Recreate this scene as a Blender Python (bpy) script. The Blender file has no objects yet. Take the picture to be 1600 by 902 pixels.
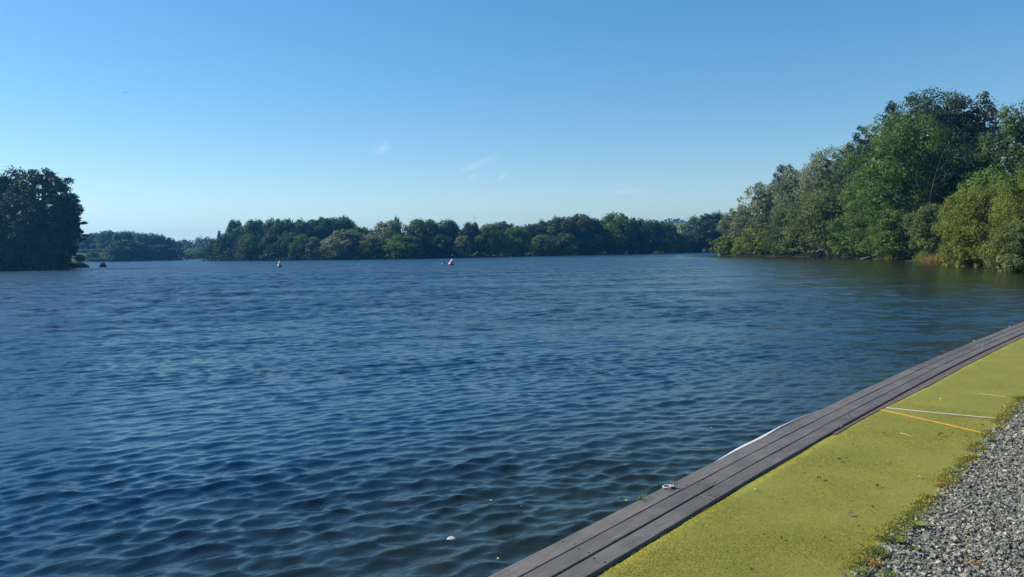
import bpy, math, random
import numpy as np
from mathutils import Vector, noise as mnoise

random.seed(7)
rng = np.random.default_rng(7)
SC = bpy.context.scene
COL = SC.collection

# ------------------------------------------------------------------ camera
CAM_Z = 1.95            # lens height above the water; the deck top is at DECK
DECK = 0.35
F = 1164.0              # focal length in photograph pixels (1600 wide)
PITCH = math.atan(60 / F)
ROLL = math.radians(0.86)
cam_d = bpy.data.cameras.new('camera')
cam = bpy.data.objects.new('camera', cam_d)
COL.objects.link(cam)
cam_d.sensor_width = 36
cam_d.lens = 36 * F / 1600
cam_d.clip_start = 0.05
cam_d.clip_end = 90000
_f = Vector((0, math.cos(PITCH), -math.sin(PITCH)))
_r0 = Vector((1, 0, 0)); _u0 = Vector((0, math.sin(PITCH), math.cos(PITCH)))
_R = math.cos(ROLL) * _r0 - math.sin(ROLL) * _u0
_U = math.sin(ROLL) * _r0 + math.cos(ROLL) * _u0
from mathutils import Matrix
cam.matrix_world = Matrix(((_R.x, _U.x, -_f.x, 0), (_R.y, _U.y, -_f.y, 0), (_R.z, _U.z, -_f.z, CAM_Z), (0, 0, 0, 1)))
SC.camera = cam

# ------------------------------------------------------------------ sky, sun, exposure
SUN_AZ = math.radians(-72)      # measured from +Y, negative = left
SUN_EL = math.radians(36)
w = bpy.data.worlds.new('World'); SC.world = w; w.use_nodes = True
nt = w.node_tree; nt.nodes.clear()
out = nt.nodes.new('ShaderNodeOutputWorld'); bg = nt.nodes.new('ShaderNodeBackground')
sky = nt.nodes.new('ShaderNodeTexSky'); sky.sky_type = 'NISHITA'; sky.sun_disc = False
sky.sun_elevation = SUN_EL; sky.sun_rotation = SUN_AZ
sky.air_density = 1.0; sky.dust_density = 0.12; sky.ozone_density = 2.5; sky.altitude = 50
bg.inputs['Strength'].default_value = 0.15
shs = nt.nodes.new('ShaderNodeHueSaturation'); shs.inputs['Saturation'].default_value = 1.52
sgm = nt.nodes.new('ShaderNodeGamma'); sgm.inputs['Gamma'].default_value = 0.75
nt.links.new(sky.outputs[0], sgm.inputs['Color']); nt.links.new(sgm.outputs[0], shs.inputs['Color']); tint = nt.nodes.new('ShaderNodeMix'); tint.data_type = 'RGBA'; tint.blend_type = 'MULTIPLY'; tint.inputs['Factor'].default_value = 1
tint.inputs['B'].default_value = (1.09, 1.13, 1.13, 1)
nt.links.new(shs.outputs[0], tint.inputs['A']); nt.links.new(tint.outputs['Result'], bg.inputs[0]); nt.links.new(bg.outputs[0], out.inputs[0])
sl = bpy.data.lights.new('sun', 'SUN'); sl.energy = 5.0; sl.angle = math.radians(0.53); sl.color = (1, 0.93, 0.82)
so = bpy.data.objects.new('sun', sl); COL.objects.link(so)
sdir = Vector((math.sin(SUN_AZ) * math.cos(SUN_EL), math.cos(SUN_AZ) * math.cos(SUN_EL), math.sin(SUN_EL)))
so.rotation_euler = sdir.to_track_quat('Z', 'Y').to_euler()
SC.view_settings.view_transform = 'Standard'; SC.view_settings.look = 'None'
SC.view_settings.exposure = 0.35; SC.view_settings.gamma = 1
SC.render.engine = 'CYCLES'
SC.cycles.use_denoising = True; SC.cycles.denoiser = 'OPENIMAGEDENOISE'; SC.cycles.denoising_input_passes = 'RGB_ALBEDO_NORMAL'; SC.cycles.denoising_prefilter = 'ACCURATE'
SC.cycles.max_bounces = 8; SC.cycles.diffuse_bounces = 3; SC.cycles.glossy_bounces = 3
SC.cycles.transmission_bounces = 4; SC.cycles.volume_bounces = 1; SC.cycles.transparent_max_bounces = 12
HAZE_DENSITY = 0.00032
HAZE_COLOR = (0.12, 0.48, 1.0)

# ------------------------------------------------------------------ helpers
def hor(x): return 391 - 0.0150 * (x - 800)

def ground(x, y, h):
    """where the sight line of a photograph pixel meets the level h metres under the lens"""
    d = _f + (x - 800) / F * _R - (y - 451) / F * _U
    t = -h / d.z
    return d.x * t, d.y * t
def deckpt(x, y): return ground(x, y, CAM_Z - DECK)
def waterpt(x, y): return ground(x, y, CAM_Z)

def tag(o, label=None, cat=None, group=None, kind=None):
    if label: o['label'] = label
    if cat: o['category'] = cat
    if group: o['group'] = group
    if kind: o['kind'] = kind
    return o

def empty(name, loc, label, cat, group=None, rz=0):
    o = bpy.data.objects.new(name, None); COL.objects.link(o)
    o.location = loc; o.rotation_euler = (0, 0, rz); o.empty_display_size = 0.3
    return tag(o, label, cat, group)

def link(name, me, parent=None, mat=None):
    o = bpy.data.objects.new(name, me); COL.objects.link(o)
    if parent is not None: o.parent = parent
    if mat is not None and len(me.materials) == 0: me.materials.append(mat)
    return o

def npmesh(name, V, Fc, smooth=False, tint=None):
    """V (n,3); Fc (m,k) faces with the same number of corners"""
    V = np.ascontiguousarray(V, dtype=np.float32); Fc = np.ascontiguousarray(Fc, dtype=np.int32)
    me = bpy.data.meshes.new(name)
    m, k = Fc.shape
    me.vertices.add(len(V)); me.vertices.foreach_set('co', V.ravel())
    me.loops.add(m * k); me.loops.foreach_set('vertex_index', Fc.ravel())
    me.polygons.add(m)
    me.polygons.foreach_set('loop_start', np.arange(0, m * k, k, dtype=np.int32))
    me.polygons.foreach_set('loop_total', np.full(m, k, dtype=np.int32))
    me.polygons.foreach_set('use_smooth', np.full(m, smooth, dtype=bool))
    me.update(calc_edges=True)
    if tint is not None:
        a = me.attributes.new('tint', 'FLOAT', 'POINT')
        a.data.foreach_set('value', np.ascontiguousarray(tint, dtype=np.float32))
    return me

def pymesh(name, V, Fc, smooth=False):
    me = bpy.data.meshes.new(name); me.from_pydata([tuple(v) for v in V], [], [tuple(f) for f in Fc])
    if smooth: me.polygons.foreach_set('use_smooth', np.ones(len(me.polygons), dtype=bool))
    me.update(); return me

def tube(path, radii, sides=8, cap=True):
    """tapered tube along a list of points -> V, F (quads as 4-lists, caps fans)"""
    P = [Vector(p) for p in path]; V = []; Fc = []
    n = len(P); prev = None
    for i, p in enumerate(P):
        t = (P[min(i + 1, n - 1)] - P[max(i - 1, 0)]).normalized()
        a = t.cross(Vector((0.31, 0.87, 0.38))).normalized() if prev is None else (prev - t * prev.dot(t)).normalized()
        prev = a; b = t.cross(a)
        for k in range(sides):
            th = 2 * math.pi * k / sides
            V.append(p + (a * math.cos(th) + b * math.sin(th)) * radii[i])
    for i in range(n - 1):
        for k in range(sides):
            k2 = (k + 1) % sides
            Fc.append((i * sides + k, i * sides + k2, (i + 1) * sides + k2, (i + 1) * sides + k))
    if cap:
        Fc.append(tuple(range(sides))[::-1]); Fc.append(tuple((n - 1) * sides + k for k in range(sides)))
    return V, Fc

def join(parts):
    V = []; Fc = []
    for v, f in parts:
        o = len(V); V += list(v); Fc += [tuple(i + o for i in q) for q in f]
    return V, Fc

# ------------------------------------------------------------------ materials
def mat(name):
    m = bpy.data.materials.new(name); m.use_nodes = True
    n = m.node_tree.nodes; p = n['Principled BSDF']
    return m, m.node_tree, p
def N(t, kind, **kw):
    n = t.nodes.new(kind)
    for k, v in kw.items(): setattr(n, k, v)
    return n
def noise_tex(t, scale, detail=4, rough=0.6, coord='Object', stretch=None):
    tc = N(t, 'ShaderNodeTexCoord'); nz = N(t, 'ShaderNodeTexNoise')
    nz.inputs['Scale'].default_value = scale; nz.inputs['Detail'].default_value = detail; nz.inputs['Roughness'].default_value = rough
    if stretch:
        mp0 = N(t, 'ShaderNodeMapping'); mp = N(t, 'ShaderNodeMapping'); mp.inputs['Scale'].default_value = stretch[:3]
        if len(stretch) > 3: mp0.inputs['Rotation'].default_value = (0, 0, stretch[3])
        t.links.new(tc.outputs[coord], mp0.inputs[0]); t.links.new(mp0.outputs[0], mp.inputs[0]); t.links.new(mp.outputs[0], nz.inputs['Vector'])
    else: t.links.new(tc.outputs[coord], nz.inputs['Vector'])
    return nz
def ramp(t, fac, stops):
    r = N(t, 'ShaderNodeValToRGB'); e = r.color_ramp.elements
    while len(e) < len(stops): e.new(0.5)
    for i, (pos, c) in enumerate(stops): e[i].position = pos; e[i].color = (*c, 1)
    t.links.new(fac, r.inputs[0]); return r
def bump(t, p, height, strength, dist):
    b = N(t, 'ShaderNodeBump'); b.inputs['Strength'].default_value = strength; b.inputs['Distance'].default_value = dist
    t.links.new(height, b.inputs['Height']); t.links.new(b.outputs[0], p.inputs['Normal']); return b

def simple(name, c1, c2=None, scale=8, rough=0.8, bmp=0.0, bd=0.01, stretch=None, spec=0.3):
    m, t, p = mat(name)
    p.inputs['Roughness'].default_value = rough; p.inputs['Specular IOR Level'].default_value = spec
    nz = noise_tex(t, scale, stretch=stretch)
    r = ramp(t, nz.outputs['Fac'], [(0.3, c1), (0.7, c2 or c1)])
    t.links.new(r.outputs[0], p.inputs['Base Color'])
    if bmp: bump(t, p, nz.outputs['Fac'], bmp, bd)
    return m

def leaf_mat(name, dark, light, trans=0.3, rough=0.6):
    if name in ('leaf_mid', 'leaf_willow', 'leaf_green', 'leaf_olive', 'leaf_copper'): dark = tuple(c * 1.22 for c in dark); light = tuple(c * 1.25 for c in light)
    """leaf colour from the leaf's own tint attribute, part of the light passes through"""
    m, t, p = mat(name)
    at = N(t, 'ShaderNodeAttribute'); at.attribute_name = 'tint'
    r = ramp(t, at.outputs['Fac'], [(0.0, dark), (1.0, light)])
    t.links.new(r.outputs[0], p.inputs['Base Color'])
    p.inputs['Roughness'].default_value = rough; p.inputs['Specular IOR Level'].default_value = 0.12
    tr = N(t, 'ShaderNodeBsdfTranslucent')
    hs = N(t, 'ShaderNodeHueSaturation'); hs.inputs['Saturation'].default_value = 1.15; hs.inputs['Value'].default_value = 1.3
    t.links.new(r.outputs[0], hs.inputs['Color']); t.links.new(hs.outputs[0], tr.inputs['Color'])
    mx = N(t, 'ShaderNodeMixShader'); mx.inputs[0].default_value = trans
    t.links.new(p.outputs[0], mx.inputs[1]); t.links.new(tr.outputs[0], mx.inputs[2])
    t.links.new(mx.outputs[0], t.nodes['Material Output'].inputs['Surface'])
    return m

LM = {
 'dark':   leaf_mat('leaf_dark',   (0.024, 0.050, 0.024), (0.070, 0.100, 0.042), 0.08),
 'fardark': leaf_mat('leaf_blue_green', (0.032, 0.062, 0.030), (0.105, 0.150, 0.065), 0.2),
 'mid':    leaf_mat('leaf_mid',    (0.043, 0.074, 0.025), (0.121, 0.160, 0.048), 0.25),
 'green':  leaf_mat('leaf_green',  (0.057, 0.102, 0.025), (0.170, 0.230, 0.052), 0.3),
 'bright': leaf_mat('leaf_bright', (0.105, 0.142, 0.026), (0.305, 0.325, 0.070), 0.3),
 'willow': leaf_mat('leaf_willow', (0.092, 0.122, 0.063), (0.270, 0.288, 0.144), 0.25),
 'olive':  leaf_mat('leaf_olive',  (0.070, 0.098, 0.032), (0.185, 0.215, 0.068), 0.25),
 'yellow': leaf_mat('leaf_yellow', (0.120, 0.165, 0.030), (0.330, 0.380, 0.090), 0.3),
 'copper': leaf_mat('leaf_copper', (0.036, 0.045, 0.026), (0.105, 0.095, 0.050), 0.15),
 'rust':   leaf_mat('leaf_rust',   (0.060, 0.070, 0.034), (0.175, 0.160, 0.078), 0.2),
 'reed':   leaf_mat('leaf_reed',   (0.156, 0.115, 0.040), (0.426, 0.294, 0.103), 0.25),
}
BARK = simple('bark', (0.045, 0.036, 0.028), (0.12, 0.10, 0.08), 14, 0.9, 0.6, 0.03, (1, 1, 0.2))
DEADWOOD = simple('dead_wood', (0.22, 0.20, 0.17), (0.42, 0.39, 0.34), 20, 0.85, 0.4, 0.01)
WETWOOD = simple('wet_wood', (0.09, 0.075, 0.06), (0.20, 0.17, 0.13), 12, 0.8, 0.4, 0.02)

# ------------------------------------------------------------------ shore, terrain
def dpt(x, d): return ((x - 800) / F * d, d)
SHORE = [(-2.5, 0.9), (0.27, 4.06), (1.88, 5.95), (4.15, 8.5), (6.63, 11.18), (10.32, 14.98), (20, 25.0), (31, 37.5),
         (33, 43), dpt(1600, 47), dpt(1560, 54), dpt(1500, 68), dpt(1440, 85), dpt(1380, 102), dpt(1290, 119), dpt(1200, 140), dpt(1135, 158),
         dpt(1108, 170), dpt(1115, 190), dpt(1170, 235), dpt(1160, 285), dpt(1100, 292), dpt(1000, 268), dpt(860, 234), dpt(740, 214), dpt(620, 204), dpt(500, 207), dpt(400, 214),
         dpt(352, 228), dpt(326, 250), dpt(322, 330), dpt(300, 345), dpt(285, 300), dpt(230, 270), dpt(160, 266), dpt(95, 262), dpt(20, 250), dpt(-40, 200), dpt(20, 160), dpt(118, 136),
         dpt(134, 131), dpt(122, 124), dpt(60, 115), dpt(-60, 108), dpt(-300, 95), (-170, 60), (-150, 0), (-110, -60), (-40, -55), (-14, -12)]
SH = np.array(SHORE)
def shore_dist(P):
    """signed distance to the shore, negative over the lake"""
    A = SH; B = np.roll(SH, -1, axis=0)
    best = np.full(len(P), 1e9); inside = np.zeros(len(P), dtype=bool)
    for a, b in zip(A, B):
        ab = b - a; t = np.clip(((P - a) @ ab) / (ab @ ab), 0, 1)
        d = np.hypot(*(P - a - t[:, None] * ab).T); best = np.minimum(best, d)
        c = ((a[1] > P[:, 1]) != (b[1] > P[:, 1]))
        with np.errstate(divide='ignore', invalid='ignore'):
            xi = (b[0] - a[0]) * (P[:, 1] - a[1]) / (b[1] - a[1]) + a[0]
        inside ^= c & (P[:, 0] < xi)
    return np.where(inside, -best, best)
def sstep(a, b, x):
    t = np.clip((x - a) / (b - a), 0, 1); return t * t * (3 - 2 * t)
def terrain_h(P):
    d = shore_dist(P); r = np.hypot(P[:, 0], P[:, 1])
    h = np.where(d < 0, np.maximum(-1.3, d * 0.35 - 0.05), 0.28 * sstep(0, 1.6, d) - 0.05 + 0.12 * sstep(2, 30, d))
    far = sstep(5, 60, d) * sstep(60, 130, r)
    h = h + far * (1.2 + 0.6 * np.sin(P[:, 0] * 0.021) + 0.5 * np.sin(P[:, 1] * 0.017 + 1))
    az = P[:, 0] / np.maximum(P[:, 1], 1.0)
    # bank behind the bay on the left
    g = np.exp(-((P[:, 0] + 165) / 60) ** 2 - ((P[:, 1] - 330) / 55) ** 2); h = h + far * 5.0 * g
    # rolling hills beyond the far shore
    hill = sstep(420, 1000, r) * (P[:, 1] > 0)
    prof = 14 + 15 * np.exp(-((az - 0.235) / 0.07) ** 2) + 6 * np.sin(az * 9 + 0.4)
    h = h + hill * prof
    hill2 = sstep(1100, 1600, r) * (P[:, 1] > 0) * (1 - 0.9 * sstep(1700, 2300, r))
    h = h + hill2 * (20 * np.exp(-((az - 0.02) / 0.05) ** 2) - 6)
    return h

rr = np.concatenate([[0.01], np.geomspace(1.5, 2400, 230)])
aa = np.linspace(0, 2 * np.pi, 361)[:-1]
# finer where the photograph looks
aa = np.unique(np.concatenate([aa, np.radians(90 - np.linspace(-45, 45, 361))]) % (2 * np.pi))
A, Rr = np.meshgrid(aa, rr)
P = np.stack([(Rr * np.cos(A)).ravel(), (Rr * np.sin(A)).ravel()], 1)
H = terrain_h(P)
na, nr = len(aa), len(rr)
idx = np.arange(na * nr).reshape(nr, na)
q = np.stack([idx[:-1], np.roll(idx, -1, 1)[:-1], np.roll(idx, -1, 1)[1:], idx[1:]], -1).reshape(-1, 4)
me = npmesh('ground', np.column_stack([P, H]), q, smooth=True)
GM, t, p = mat('meadow')
p.inputs['Roughness'].default_value = 0.95; p.inputs['Specular IOR Level'].default_value = 0.1
n1 = noise_tex(t, 0.02, 5); n2 = noise_tex(t, 1.6, 6)
r1 = ramp(t, n1.outputs['Fac'], [(0.35, (0.12, 0.17, 0.04)), (0.55, (0.24, 0.28, 0.08)), (0.7, (0.32, 0.31, 0.11))])
r2 = ramp(t, n2.outputs['Fac'], [(0.3, (0.45, 0.45, 0.4)), (0.7, (1, 1, 1))])
mx = N(t, 'ShaderNodeMix', data_type='RGBA', blend_type='MULTIPLY'); mx.inputs['Factor'].default_value = 1
t.links.new(r1.outputs[0], mx.inputs['A']); t.links.new(r2.outputs[0], mx.inputs['B'])
# the shore itself is dark mud up to a few centimetres above the water
ge = N(t, 'ShaderNodeNewGeometry'); sx = N(t, 'ShaderNodeSeparateXYZ'); t.links.new(ge.outputs['Position'], sx.inputs[0])
mr = N(t, 'ShaderNodeMapRange'); mr.inputs[1].default_value = 0.28; mr.inputs[2].default_value = 0.6
t.links.new(sx.outputs['Z'], mr.inputs[0])
mx2 = N(t, 'ShaderNodeMix', data_type='RGBA'); mx2.inputs['A'].default_value = (0.035, 0.03, 0.02, 1)
t.links.new(mr.outputs[0], mx2.inputs['Factor']); t.links.new(mx.outputs['Result'], mx2.inputs['B'])
t.links.new(mx2.outputs['Result'], p.inputs['Base Color'])
tag(link('ground', me, mat=GM), kind='structure')

def dist_path(P, path):
    best = np.full(len(P), 1e9); side = np.zeros(len(P))
    for a, b in zip(path[:-1], path[1:]):
        a = np.array(a); b = np.array(b); ab = b - a
        t_ = np.clip(((P - a) @ ab) / (ab @ ab), 0, 1); v = P - a - t_[:, None] * ab
        d = np.hypot(*v.T); sg = np.sign(v[:, 0] * ab[1] - v[:, 1] * ab[0])
        m = d < best; best = np.where(m, d, best); side = np.where(m, sg, side)
    return best * side
# ------------------------------------------------------------------ water
rings = np.concatenate([np.geomspace(1.6, 3.4, 24, endpoint=False), np.geomspace(3.4, 75, 760), np.geomspace(75, 420, 110)[1:]])
az = np.concatenate([np.linspace(-110, -42, 34, endpoint=False), np.linspace(-42, 42, 640), np.linspace(42, 110, 35)[1:]])
az = np.radians(az)
AZ, RG = np.meshgrid(az, rings)
X = (RG * np.sin(AZ)).ravel(); Y = (RG * np.cos(AZ)).ravel(); RGf = RG.ravel()
cell = np.maximum(np.gradient(rings)[:, None] * np.ones_like(AZ), RG * np.gradient(az)[None, :]).ravel()
dx = np.zeros_like(X); dy = np.zeros_like(X); dz = np.zeros_like(X); lost = np.zeros_like(X)
gust = 1 + 0.10 * np.sin(X * 0.11 + Y * 0.23 + 1.3 * np.sin(Y * 0.05)) + 0.10 * np.sin(X * 0.31 - Y * 0.17 + 2.0) + 0.08 * np.sin(Y * 0.6 + X * 0.13)
# the lee of the trees on the right is calmer
RB = [SHORE[i] for i in range(7, 18)]
lee = 1 - 0.88 * np.exp(-(np.abs(dist_path(np.column_stack([X, Y]), RB)) / 30) ** 2)
# broad wind patches: streaks a few metres long
streak = np.zeros_like(X)
for i in range(26):
    L = rng.uniform(1.6, 9.0); th = rng.normal(0.2, 0.35); k = 2 * np.pi / L
    streak += np.cos(k * (math.sin(th) * X * 0.8 - math.cos(th) * Y) + rng.uniform(0, 6.28)) * sstep(1.2, 2.4, L / cell)
streak = np.exp((0.03 + 0.03 * sstep(10, 40, RGf)) * streak)
NW = 110
lam = np.geomspace(0.075, 1.1, NW)
for i in range(NW):
    L = lam[i] * rng.uniform(0.95, 1.05); k = 2 * np.pi / L
    th = rng.normal(0.52, 0.50 if L < 0.25 else 0.36)
    slope = 0.0295 * math.exp(-(math.log(L / 0.20) / 0.85) ** 2) * (1 if L < 0.5 else 0.8) + 0.0045
    a = slope / k
    cx, cy = math.sin(th), -math.cos(th)
    ph = k * (cx * X + cy * Y) + rng.uniform(0, 6.28)
    fl = sstep(1.1, 2.4, L / cell)
    am = a * fl * gust * lee * (streak if L < 0.8 else 1)
    dz += am * np.cos(ph); dx -= 0.95 * am * cx * np.sin(ph); dy -= 0.95 * am * cy * np.sin(ph)
    lost += (1 - fl ** 2) * (slope * lee * streak) ** 2 / 2
farw = sstep(8, 26, RGf)
for i in range(56):
    L = math.exp(rng.uniform(math.log(0.42), math.log(1.6))); k = 2 * np.pi / L; th = rng.normal(0.3, 1.0); slope = 0.023
    cx, cy = math.sin(th), -math.cos(th); ph = k * (cx * X + cy * Y) + rng.uniform(0, 6.28)
    am = slope / k * sstep(1.0, 2.0, L / cell) * gust * lee * farw
    dz += am * np.cos(ph); dx -= 0.9 * am * cx * np.sin(ph); dy -= 0.9 * am * cy * np.sin(ph)
V = np.column_stack([X + dx, Y + dy, dz])
ny, nx = len(rings), len(az)
idx = np.arange(nx * ny).reshape(ny, nx)
q = np.stack([idx[:-1, :-1], idx[1:, :-1], idx[1:, 1:], idx[:-1, 1:]], -1).reshape(-1, 4)
me = npmesh('lake_water', V, q[:, ::-1], smooth=True)
at = me.attributes.new('lost', 'FLOAT', 'POINT'); at.data.foreach_set('value', lost.astype(np.float32))
WM, t, p = mat('lake_water')
a3 = me.attributes.new('shallow_reflection', 'FLOAT', 'POINT')
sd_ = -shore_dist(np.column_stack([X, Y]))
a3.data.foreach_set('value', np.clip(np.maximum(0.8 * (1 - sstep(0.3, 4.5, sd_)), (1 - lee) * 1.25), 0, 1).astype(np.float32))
at2 = N(t, 'ShaderNodeAttribute'); at2.attribute_name = 'shallow_reflection'
rw = ramp(t, at2.outputs['Fac'], [(0.0, (0.003, 0.026, 0.060)), (1.0, (0.020, 0.024, 0.009))])  # muddy shallows, and along the right bank olive tree reflection put into the colour
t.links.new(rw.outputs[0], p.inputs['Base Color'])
p.inputs['IOR'].default_value = 1.333; p.inputs['Specular IOR Level'].default_value = 0.5
at = N(t, 'ShaderNodeAttribute'); at.attribute_name = 'lost'
# roughness carries the ripples that are finer than the mesh: alpha^2 = 2 * variance
m1 = N(t, 'ShaderNodeMath', operation='MULTIPLY'); m1.inputs[1].default_value = 1.5; t.links.new(at.outputs['Fac'], m1.inputs[0])
m2 = N(t, 'ShaderNodeMath', operation='POWER'); m2.inputs[1].default_value = 0.25; t.links.new(m1.outputs[0], m2.inputs[0])
m3 = N(t, 'ShaderNodeMath', operation='MAXIMUM'); m3.inputs[1].default_value = 0.06; t.links.new(m2.outputs[0], m3.inputs[0])
t.links.new(m3.outputs[0], p.inputs['Roughness'])
n1 = noise_tex(t, 11, 4, 0.6, stretch=(0.55, 1.3, 1, -0.5))
b1 = N(t, 'ShaderNodeBump'); b1.inputs['Strength'].default_value = 0.75; b1.inputs['Distance'].default_value = 0.008
t.links.new(n1.outputs['Fac'], b1.inputs['Height'])
# facets of the waves that the mesh cannot hold any more, as world space tilts of the normal
n2 = noise_tex(t, 0.8, 6, 0.8, stretch=(0.8, 1.0, 1, -0.25))
v1 = N(t, 'ShaderNodeVectorMath', operation='SUBTRACT'); v1.inputs[1].default_value = (0.5, 0.5, 0.5); t.links.new(n2.outputs['Color'], v1.inputs[0])
v2 = N(t, 'ShaderNodeVectorMath', operation='MULTIPLY'); v2.inputs[1].default_value = (1, 1, 0); t.links.new(v1.outputs[0], v2.inputs[0])
sq = N(t, 'ShaderNodeMath', operation='SQRT'); t.links.new(at.outputs['Fac'], sq.inputs[0])
sk = N(t, 'ShaderNodeMath', operation='MULTIPLY'); sk.inputs[1].default_value = 17.0; t.links.new(sq.outputs[0], sk.inputs[0])
v3 = N(t, 'ShaderNodeVectorMath', operation='SCALE'); t.links.new(v2.outputs[0], v3.inputs[0]); t.links.new(sk.outputs[0], v3.inputs['Scale'])
v4 = N(t, 'ShaderNodeVectorMath', operation='ADD'); t.links.new(v3.outputs[0], v4.inputs[0]); t.links.new(b1.outputs[0], v4.inputs[1])
v5 = N(t, 'ShaderNodeVectorMath', operation='NORMALIZE'); t.links.new(v4.outputs[0], v5.inputs[0]); t.links.new(v5.outputs[0], p.inputs['Normal'])
m1.inputs[1].default_value = 0.7
tag(link('lake_water', me, mat=WM), kind='structure')

# ------------------------------------------------------------------ quay: planks, turf, gravel
def path_at(path, s):
    """point and unit tangent at arc length s"""
    for (a, b) in zip(path[:-1], path[1:]):
        L = math.dist(a, b)
        if s <= L or b is path[-1]:
            t = ((b[0] - a[0]) / L, (b[1] - a[1]) / L)
            return (a[0] + t[0] * s, a[1] + t[1] * s), t
        s -= L
W0 = [(-4.0, -0.95), (0.27, 4.06), (1.88, 5.95), (4.15, 8.5), (6.63, 11.18), (10.32, 14.98), (20, 25.0), (31, 37.5)]
def smooth_path(pts, n=3):
    for _ in range(n):
        q = [pts[0]]
        for a, b in zip(pts[:-1], pts[1:]):
            q += [(a[0] * .75 + b[0] * .25, a[1] * .75 + b[1] * .25), (a[0] * .25 + b[0] * .75, a[1] * .25 + b[1] * .75)]
        pts = q + [pts[-1]]
    return pts
WP = smooth_path(W0)
def off(s, o):
    p_, t_ = path_at(WP, s); return p_[0] + t_[1] * o, p_[1] - t_[0] * o
def s_near(pt):
    best = (9e9, 0)
    for i in range(0, 2200):
        s = i * 0.02; p_, _ = path_at(WP, s); d = math.dist(p_, pt)
        if d < best[0]: best = (d, s)
    return best[1]

PM, t, p = mat('weathered_plank')
p.inputs['Roughness'].default_value = 0.75; p.inputs['Specular IOR Level'].default_value = 0.3
n1 = noise_tex(t, 5, 6, 0.65); n2 = noise_tex(t, 60, 4, 0.7, stretch=(0.06, 1, 1, -0.84)); n3 = noise_tex(t, 1.3, 3)
r1 = ramp(t, n1.outputs['Fac'], [(0.3, (0.125, 0.112, 0.102)), (0.6, (0.172, 0.156, 0.144)), (0.8, (0.235, 0.22, 0.205))])
r2 = ramp(t, n2.outputs['Fac'], [(0.35, (0.62, 0.62, 0.62)), (0.65, (1.1, 1.1, 1.1))])
mx = N(t, 'ShaderNodeMix', data_type='RGBA', blend_type='MULTIPLY'); mx.inputs['Factor'].default_value = 0.8
r3 = ramp(t, n3.outputs['Fac'], [(0.35, (0.80, 0.82, 0.78)), (0.6, (1.05, 1.03, 1.0))])
n4 = noise_tex(t, 22, 5, 0.7); r4 = ramp(t, n4.outputs['Fac'], [(0.60, (1, 1, 1)), (0.72, (1.55, 1.55, 1.5))])
mxa = N(t, 'ShaderNodeMix', data_type='RGBA', blend_type='MULTIPLY'); mxa.inputs['Factor'].default_value = 1
mxb = N(t, 'ShaderNodeMix', data_type='RGBA', blend_type='MULTIPLY'); mxb.inputs['Factor'].default_value = 0.8
t.links.new(r1.outputs[0], mxa.inputs['A']); t.links.new(r3.outputs[0], mxa.inputs['B'])
t.links.new(mxa.outputs['Result'], mxb.inputs['A']); t.links.new(r4.outputs[0], mxb.inputs['B'])
t.links.new(mxb.outputs['Result'], mx.inputs['A']); t.links.new(r2.outputs[0], mx.inputs['B'])
oi = N(t, 'ShaderNodeObjectInfo'); mr = N(t, 'ShaderNodeMapRange'); mr.inputs[3].default_value = 0.85; mr.inputs[4].default_value = 1.15
t.links.new(oi.outputs['Random'], mr.inputs[0])
hs = N(t, 'ShaderNodeHueSaturation'); t.links.new(mr.outputs[0], hs.inputs['Value']); t.links.new(mx.outputs['Result'], hs.inputs['Color'])
t.links.new(hs.outputs[0], p.inputs['Base Color'])
bump(t, p, n2.outputs['Fac'], 0.5, 0.003)
HOLE = simple('screw_dark', (0.01, 0.01, 0.01), rough=0.6)
LINER = simple('pale_liner', (0.55, 0.54, 0.50), (0.75, 0.74, 0.70), 12, 0.55)
FASCIA = simple('quay_face', (0.04, 0.035, 0.03), (0.10, 0.09, 0.075), 6, 0.8, 0.4, 0.01, (1, 1, 3))

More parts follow.
